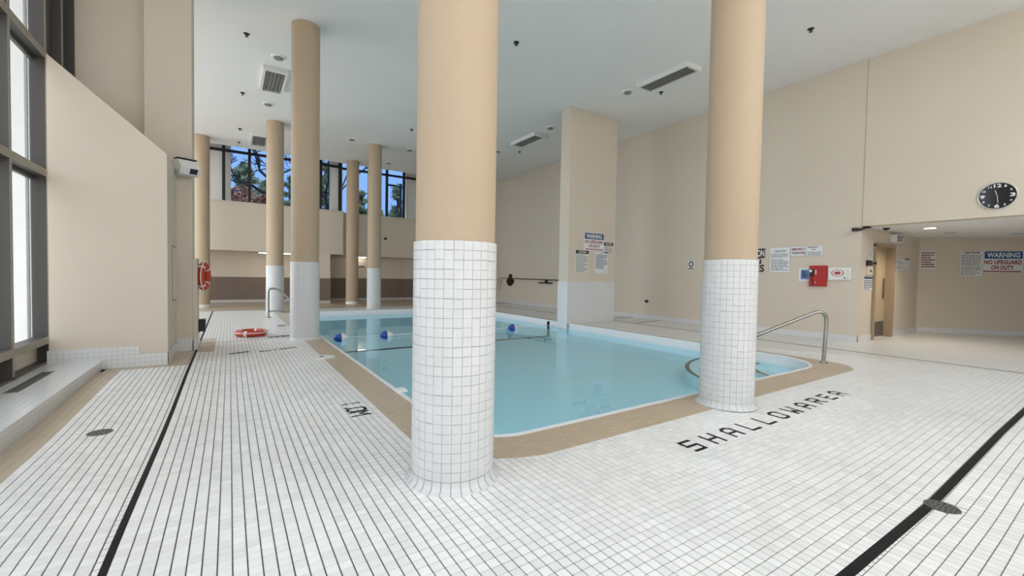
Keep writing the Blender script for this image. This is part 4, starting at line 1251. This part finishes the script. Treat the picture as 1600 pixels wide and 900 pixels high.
hk = thing('ring_hook', 'small steel hook holding the life ring on the pier board', 'hook', (-0.43, 8.78, 1.36))
MB().tube([(-0.43, 8.78, 1.31), (-0.355, 8.78, 1.30), (-0.345, 8.78, 1.33)], 0.008, 8).build('hook_arm', M['steel'], hk, loc=(-0.43, 8.78, 1.36))
life_ring('orange life ring lying flat on the white tiled deck', (0.36, 9.86, 0.056), 0.225, 0.058, 'z', 0.35, 0.95)

# handrails
def bend(pts, r=0.14, n=7):
    """round the corners of a polyline"""
    pts = [Vector(p) for p in pts]; out = [pts[0]]
    for a, b, c_ in zip(pts[:-2], pts[1:-1], pts[2:]):
        d0 = (a - b).normalized(); d1 = (c_ - b).normalized()
        rr = min(r, (a - b).length * 0.48, (c_ - b).length * 0.48)
        p0, p1 = b + d0 * rr, b + d1 * rr
        for k in range(n + 1):
            t = k / n
            out.append(p0 * (1 - t) ** 2 + b * (2 * t * (1 - t)) + p1 * t ** 2)
    out.append(pts[-1])
    return out
hr = thing('handrail', 'bent stainless handrail at the corner steps of the pool', 'handrail', (7.69, 2.83, 0))
hl = (7.69, 2.83, 0)
d45 = Vector((-0.80, 0.60, 0))
b0 = Vector((7.69, 2.83, 0))
MB().tube(bend([b0, b0 + Vector((0.03, -0.02, 0.86)), b0 + d45 * 1.25 + Vector((0, 0, 0.30)), b0 + d45 * 1.45 + Vector((0, 0, -0.25))], 0.26, 10), 0.027, 14).build('rail', M['steel'], hr, loc=hl, smooth=True)
MB().lathe([(0.062, 0.0), (0.062, 0.012), (0.03, 0.022), (0.028, 0.03)], 7.69, 2.83, 20).build('base_flange', M['steel'], hr, loc=hl, smooth=True)
ld = thing('ladder_rail', 'looped stainless ladder rail beside the far left column', 'handrail', (0.9, 13.6, 0))
ll = (0.9, 13.6, 0)
MB().tube(bend([(0.90, 13.6, 0), (0.89, 13.6, 0.80), (1.12, 13.6, 0.80), (1.62, 13.6, 0.30), (1.72, 13.6, -0.4)], 0.2, 8), 0.032, 12).build('rail', M['steel'], ld, loc=ll, smooth=True)
MB().tube([(0.90, 13.6, 0.165), (1.70, 13.6, 0.185)], 0.022, 10).build('cross_bar', M['steel'], ld, loc=ll, smooth=True)
for dx in (0.0, 0.02):
    pass
MB().lathe([(0.075, 0.0), (0.075, 0.012), (0.036, 0.022)], 0.90, 13.6, 16).build('base_flange', M['steel'], ld, loc=ll, smooth=True)

# reaching pole on the right wall
rp = thing('rescue_pole', 'long rescue pole with a curved hook on brackets along the right wall', 'pole', (10.93, 15.5, 1.15))
rl = (10.93, 15.5, 1.15)
MB().tube([(10.93, 13.2, 1.13), (10.93, 17.0, 1.165)], 0.020, 8).build('pole', mat('pole_grey', (0.06, 0.055, 0.05), 0.4, 0.5), rp, loc=rl)
MB().tube(bend([(10.93, 17.0, 1.165), (10.93, 17.45, 1.17), (10.93, 17.6, 0.60)], 0.35, 8), 0.014, 8).tube(bend([(10.93, 17.2, 1.165), (10.93, 17.65, 1.19), (10.93, 17.9, 0.65)], 0.35, 8), 0.012, 8).build('hook', M['louver'], rp, loc=rl)
MB().box(10.90, 10.98, 13.6, 14.5, 0.985, 1.03).box(10.90, 10.98, 13.95, 14.02, 1.0, 1.14).build('bracket', M['black_plastic'], rp, loc=rl)
rb = MB().prism([(x * 0.16, y * 0.28) for x, y in [(-.4, .9), (0, 1), (.4, .9), (.5, .2), (1, .1), (1.2, -.3), (.7, -.9), (0, -1.05), (-.7, -.7), (-1.1, -.2), (-.9, .1), (-.5, .2)]], 0, 0.06)
rb.v = [(10.985 - z, 16.72 + x * 1.6, 1.09 + y) for x, y, z in rb.v]
tag(rb.build('rope_bag', M['black_plastic'], bevel=0.01), 'black throw bag hanging on the right wall at the pole hook', 'bag')

# floor drains
def drain(label, x, y):
    z = float(zf(x, y))
    t = thing('floor_drain', label, 'drain', (x, y, z), 'round floor drains')
    L = (x, y, z)
    MB().lathe([(0.080, z - 0.012), (0.080, z + 0.004), (0.0, z + 0.004)], x, y, 28, True, False).build('drain_plate', mat('drain_metal', (0.18, 0.175, 0.165), 0.4, 0.7) if 'drain_metal' not in bpy.data.materials else bpy.data.materials['drain_metal'], t, loc=L)
    hb = MB()
    for rr, n_ in ((0.062, 16), (0.042, 10), (0.02, 6)):
        for k in range(n_):
            a = 2 * math.pi * k / n_
            hb.box(x + rr * math.cos(a) - 0.005, x + rr * math.cos(a) + 0.005, y + rr * math.sin(a) - 0.005, y + rr * math.sin(a) + 0.005, z + 0.004, z + 0.0048)
    hb.build('drain_hole', M['ink'], t, loc=L)
drain('round metal floor drain on the broad black stripe at the right', 3.47, 0.655)
drain('round metal floor drain in the left deck near the white curb', -0.86, 4.60)

# ================================================================== CEILING FITTINGS
def fixture(label, x, y):
    t = thing('ceiling_light', label, 'light', (x, y, CEIL), 'louvred ceiling lights')
    L = (x, y, CEIL); w, l, h = 0.50, 1.36, 0.10
    b = 0.055
    hs = MB()
    hs.box(x - w / 2, x - w / 2 + b, y - l / 2, y + l / 2, CEIL - h, CEIL).box(x + w / 2 - b, x + w / 2, y - l / 2, y + l / 2, CEIL - h, CEIL)
    hs.box(x - w / 2 + b, x + w / 2 - b, y - l / 2, y - l / 2 + b, CEIL - h, CEIL).box(x - w / 2 + b, x + w / 2 - b, y + l / 2 - b, y + l / 2, CEIL - h, CEIL)
    hs.build('housing', M['white_plastic'], t, loc=L)
    MB().box(x - w / 2 + b, x + w / 2 - b, y - l / 2 + b, y + l / 2 - b, CEIL - 0.03, CEIL - 0.02).build('reflector', M['louver'], t, loc=L)
    for k in range(5):
        xk = x - w / 2 + b + (w - 2 * b) * (k + 0.5) / 5
        MB().box(xk - 0.012, xk + 0.012, y - l / 2 + b, y + l / 2 - b, CEIL - 0.085, CEIL - 0.035).build('louver_blade', M['louver'], t, loc=L)
fixture('louvred ceiling light nearest the right wall, between the two front columns', 8.30, 6.30)
fixture('louvred ceiling light beside the top of the second left column', 0.88, 11.80)
fixture('louvred ceiling light left of the square pier top', 8.35, 11.80)
fixture('louvred ceiling light at the far left before the windows', 0.86, 17.35)
def diffuser(x, y, lab):
    t = thing('ceiling_diffuser', lab, 'diffuser', (x, y, CEIL), 'round ceiling diffusers')
    L = (x, y, CEIL)
    MB().lathe([(0.15, CEIL), (0.148, CEIL - 0.008), (0.11, CEIL - 0.03), (0.10, CEIL - 0.028), (0.095, CEIL - 0.01)], x, y, 28).build('ring', M['ceiling'], t, loc=L, smooth=True)
    MB().lathe([(0.085, CEIL - 0.02), (0.085, CEIL - 0.05), (0.02, CEIL - 0.055)], x, y, 24).build('disc', M['louver'], t, loc=L, smooth=True)
for x, y, lab in ((0.88, 10.55, 'round diffuser just in front of the louvred light at the left columns'), (0.885, 13.6, 'round diffuser just behind the louvred light at the left columns'),
                  (8.21, 7.38, 'round diffuser beside the nearest louvred light on the right'), (8.26, 10.5, 'round diffuser left of the square pier top'),
                  (8.27, 13.6, 'round diffuser beyond the second right louvred light'), (3.5, 15.4, 'round diffuser left of the far edge column top'),
                  (5.56, 15.43, 'round diffuser right of the far edge column top'), (5.49, 17.71, 'round diffuser nearest the far windows')):
    diffuser(x, y, lab)
def sprinkler(x, y, lab):
    t = thing('sprinkler', lab, 'sprinkler', (x, y, CEIL), 'black ceiling sprinklers')
    L = (x, y, CEIL)
    MB().lathe([(0.055, CEIL), (0.05, CEIL - 0.012), (0.018, CEIL - 0.016)], x, y, 16).build('escutcheon', M['black_plastic'], t, loc=L)
    MB().lathe([(0.014, CEIL - 0.01), (0.014, CEIL - 0.05), (0.03, CEIL - 0.054), (0.03, CEIL - 0.058)], x, y, 12).build('nozzle', M['black_plastic'], t, loc=L)
for x, y, lab in ((0.28, 9.9, 'black sprinkler nearest on the left ceiling'), (0.285, 13.18, 'second black sprinkler along the left ceiling'), (0.285, 16.5, 'third black sprinkler along the left ceiling'),
                  (0.28, 18.2, 'farthest left black sprinkler before the windows'), (4.72, 7.13, 'black sprinkler right of the nearest column top'), (8.9, 6.93, 'black sprinkler under the nearest right louvred light'),
                  (8.86, 3.65, 'black sprinkler right of the second tiled column top'), (8.95, 13.18, 'black sprinkler below the second right louvred light'), (4.83, 13.24, 'black sprinkler left of the nearest column shaft')):
    sprinkler(x, y, lab)
# alcove pot lights
def pot(x, y, lab, lit):
    t = thing('pot_light', lab, 'light', (x, y, 2.43), 'recessed lights of the alcove')
    L = (x, y, 2.43)
    MB().lathe([(0.13, 2.43), (0.128, 2.42), (0.10, 2.418)], x, y, 24).build('trim_ring', M['white_plastic'], t, loc=L)
    MB().lathe([(0.095, 2.417), (0.001, 2.415)], x, y, 24).build('lamp', M['lamp'] if lit else M['louver'], t, loc=L)
    if lit:
        ld_ = bpy.data.lights.new('pot_lamp', 'SPOT'); ld_.energy = 60; ld_.color = (1, .86, .68); ld_.spot_size = 2.4; ld_.spot_blend = .8; ld_.shadow_soft_size = .09
        lo = bpy.data.objects.new('pot_lamp', ld_); COL.objects.link(lo); lo.parent = t; lo.location = (0, 0, -0.04)
pot(12.3, 2.69, 'lit round recessed light in the alcove ceiling', True)
pot(13.68, 2.65, 'unlit recessed light beyond the lit one in the alcove', False)
pot(14.8, 1.79, 'unlit recessed light at the right edge of the alcove', False)
# strip lamps under the gallery
def strip(x0, x1, y, lab):
    t = thing('strip_light', lab, 'light', ((x0 + x1) / 2, y, 2.04), 'strip lights under the gallery')
    L = ((x0 + x1) / 2, y, 2.04)
    MB().box(x0, x1, y - 0.08, y + 0.08, 2.03, 2.06).build('strip_body', M['white_plastic'], t, loc=L)
    MB().box(x0 + .02, x1 - .02, y - 0.06, y + 0.06, 2.005, 2.03).build('tube', M['tube'], t, loc=L)
strip(0.95, 2.2, 19.75, 'lit strip light under the left gallery soffit')
strip(4.7, 5.35, 20.55, 'short lit strip light under the right gallery soffit')

# ================================================================== OUTDOORS
struct(MB().add([(-60, 21.6, 3.3), (90, 21.6, 3.3), (90, 140, 3.3), (-60, 140, 3.3)], [(0, 1, 2, 3)]).build('ground', M['ground']), 'ground outside the far windows')
def conifer(lab, x, y, zb, h, w, seed, n=5200, m='needle'):
    r = np.random.default_rng(seed)
    t = thing('conifer', lab, 'tree', (x, y, zb), 'trees outside the far windows')
    L = (x, y, zb)
    MB().tube([(x, y, zb), (x + 0.1, y, zb + h * 0.5), (x, y, zb + h * 0.97)], 0.16, 8).build('trunk', M['bark'], t, loc=L)
    # boughs: clumps of needles along rising branches
    nb = 46
    V, F = [], []
    for b in range(nb):
        u = r.uniform(0.08, 1.0); a = r.uniform(0, 2 * math.pi)
        ln = w * (1 - u) ** 0.7 * r.uniform(0.75, 1.15) + 0.15
        for q in range(n // nb):
            s = r.uniform(0.15, 1) ** 0.8
            px = x + math.cos(a) * ln * s + r.normal(0, 0.12); py = y + math.sin(a) * ln * s + r.normal(0, 0.12)
            pz = zb + h * u + ln * s * 0.30 + r.normal(0, 0.10)
            d = r.normal(0, 1, 3); d /= np.linalg.norm(d); e_ = np.cross(d, r.normal(0, 1, 3)); e_ /= np.linalg.norm(e_)
            l_, w_ = r.uniform(0.10, 0.24), 0.045
            c_ = np.array([px, py, pz]); o = len(V)
            V += [tuple(c_ - d * l_ - e_ * w_), tuple(c_ + d * l_ - e_ * w_ * .3), tuple(c_ + d * l_ + e_ * w_ * .3), tuple(c_ - d * l_ + e_ * w_)]
            F.append((o, o + 1, o + 2, o + 3))
    V = np.array(V) - np.array(L)
    o = fast_obj('foliage', V, np.array(F), M[m], t); o['kind'] = 'stuff'
    return t
conifer('dark conifer seen through the left far window, tallest of the left pair', 0.86, 38, 3.3, 5.9, 1.9, 3)
conifer('dark conifer right of the black mullion in the left far window', 2.95, 46, 3.3, 6.3, 1.9, 4)
conifer('dark conifer between the second and third left columns', 5.45, 52, 3.3, 8.1, 2.1, 5)
conifer('tall dark conifer right of the second left column', 7.0, 40, 3.3, 7.3, 1.6, 6)
conifer('low conifer between the two thin far columns', 10.2, 41, 3.3, 5.4, 1.5, 7)
conifer('dark conifer at the street lamp in the right far window', 14.0, 42, 3.3, 6.6, 1.4, 8)
conifer('small conifer at the foot of the street lamp', 13.85, 48, 3.3, 4.9, 1.2, 9, 3000)
def bush(lab, x, y, zb, rx, rz, seed):
    r = np.random.default_rng(seed)
    t = thing('shrub', lab, 'shrub', (x, y, zb), 'rust coloured shrubs outside')
    st = MB()
    for k in range(6):
        a = r.uniform(0, 6.28); st.tube([(x, y, zb), (x + math.cos(a) * rx * .6, y + math.sin(a) * rx * .6, zb + rz)], 0.03, 5)
    st.build('stem', M['bark'], t, loc=(x, y, zb))
    V, F = [], []
    for q in range(4200):
        d = r.normal(0, 1, 3); d /= np.linalg.norm(d); s = r.uniform(.35, 1) ** .6
        c_ = np.array([d[0] * rx * s, d[1] * rx * s, rz * .55 + d[2] * rz * .6 * s]); e1 = r.normal(0, 1, 3); e1 /= np.linalg.norm(e1); e2 = np.cross(e1, d)
        e2 /= max(1e-6, np.linalg.norm(e2)); k_ = r.uniform(.05, .11); o = len(V)
        V += [tuple(c_ - e1 * k_), tuple(c_ + e2 * k_), tuple(c_ + e1 * k_), tuple(c_ - e2 * k_)]; F.append((o, o + 1, o + 2, o + 3))
    o = fast_obj('foliage', np.array(V), np.array(F), M['rustleaf'], t); o['kind'] = 'stuff'
bush('rust brown shrub below the left conifer', 0.69, 33, 3.3, 1.2, 3.1, 21)
bush('rust brown shrub right of the mullion below the second conifer', 1.9, 30, 3.3, 0.95, 2.35, 22)
def bare_tree(lab, x, y, zb, h, seed):
    r = random.Random(seed)
    t = thing('bare_tree', lab, 'tree', (x, y, zb), 'leafless trees outside')
    mb = MB()
    def grow(p, d, ln, rad, dep):
        q = p + d * ln
        mid = (p + q) / 2 + Vector((r.gauss(0, .06), r.gauss(0, .06), r.gauss(0, .06))) * ln
        mb.tube([p, mid, q], rad, 5)
        if dep == 0: return
        for k in range(3):
            nd = (d + Vector((r.gauss(0, .5), r.gauss(0, .5), r.gauss(0.1, .35)))).normalized()
            grow(q, nd, ln * r.uniform(.62, .8), rad * .62, dep - 1)
    grow(Vector((x, y, zb)), Vector((0, 0, 1)), h * .34, 0.12, 5)
    mb.build('branches', M['bark'], t, loc=(x, y, zb))
bare_tree('leafless tree with fine twigs behind the third left column', 2.23, 26, 3.3, 6.1, 5)
bare_tree('leafless tree with fine twigs right of the second left column', 5.85, 33, 3.3, 7.4, 9)
sl = thing('street_lamp', 'dark street lamp with one arm in the right far window', 'street lamp', (13.75, 40.5, 3.3))
MB().tube([(13.75, 40.5, 3.3), (13.75, 40.5, 9.95)], 0.11, 8).build('post', M['blackframe'], sl, loc=(13.75, 40.5, 3.3))
MB().tube([(13.75, 40.5, 9.6), (12.95, 40.5, 9.75)], 0.05, 6).box(12.5, 13.2, 40.4, 40.6, 9.62, 9.78).build('lamp_head', M['blackframe'], sl, loc=(13.75, 40.5, 3.3))
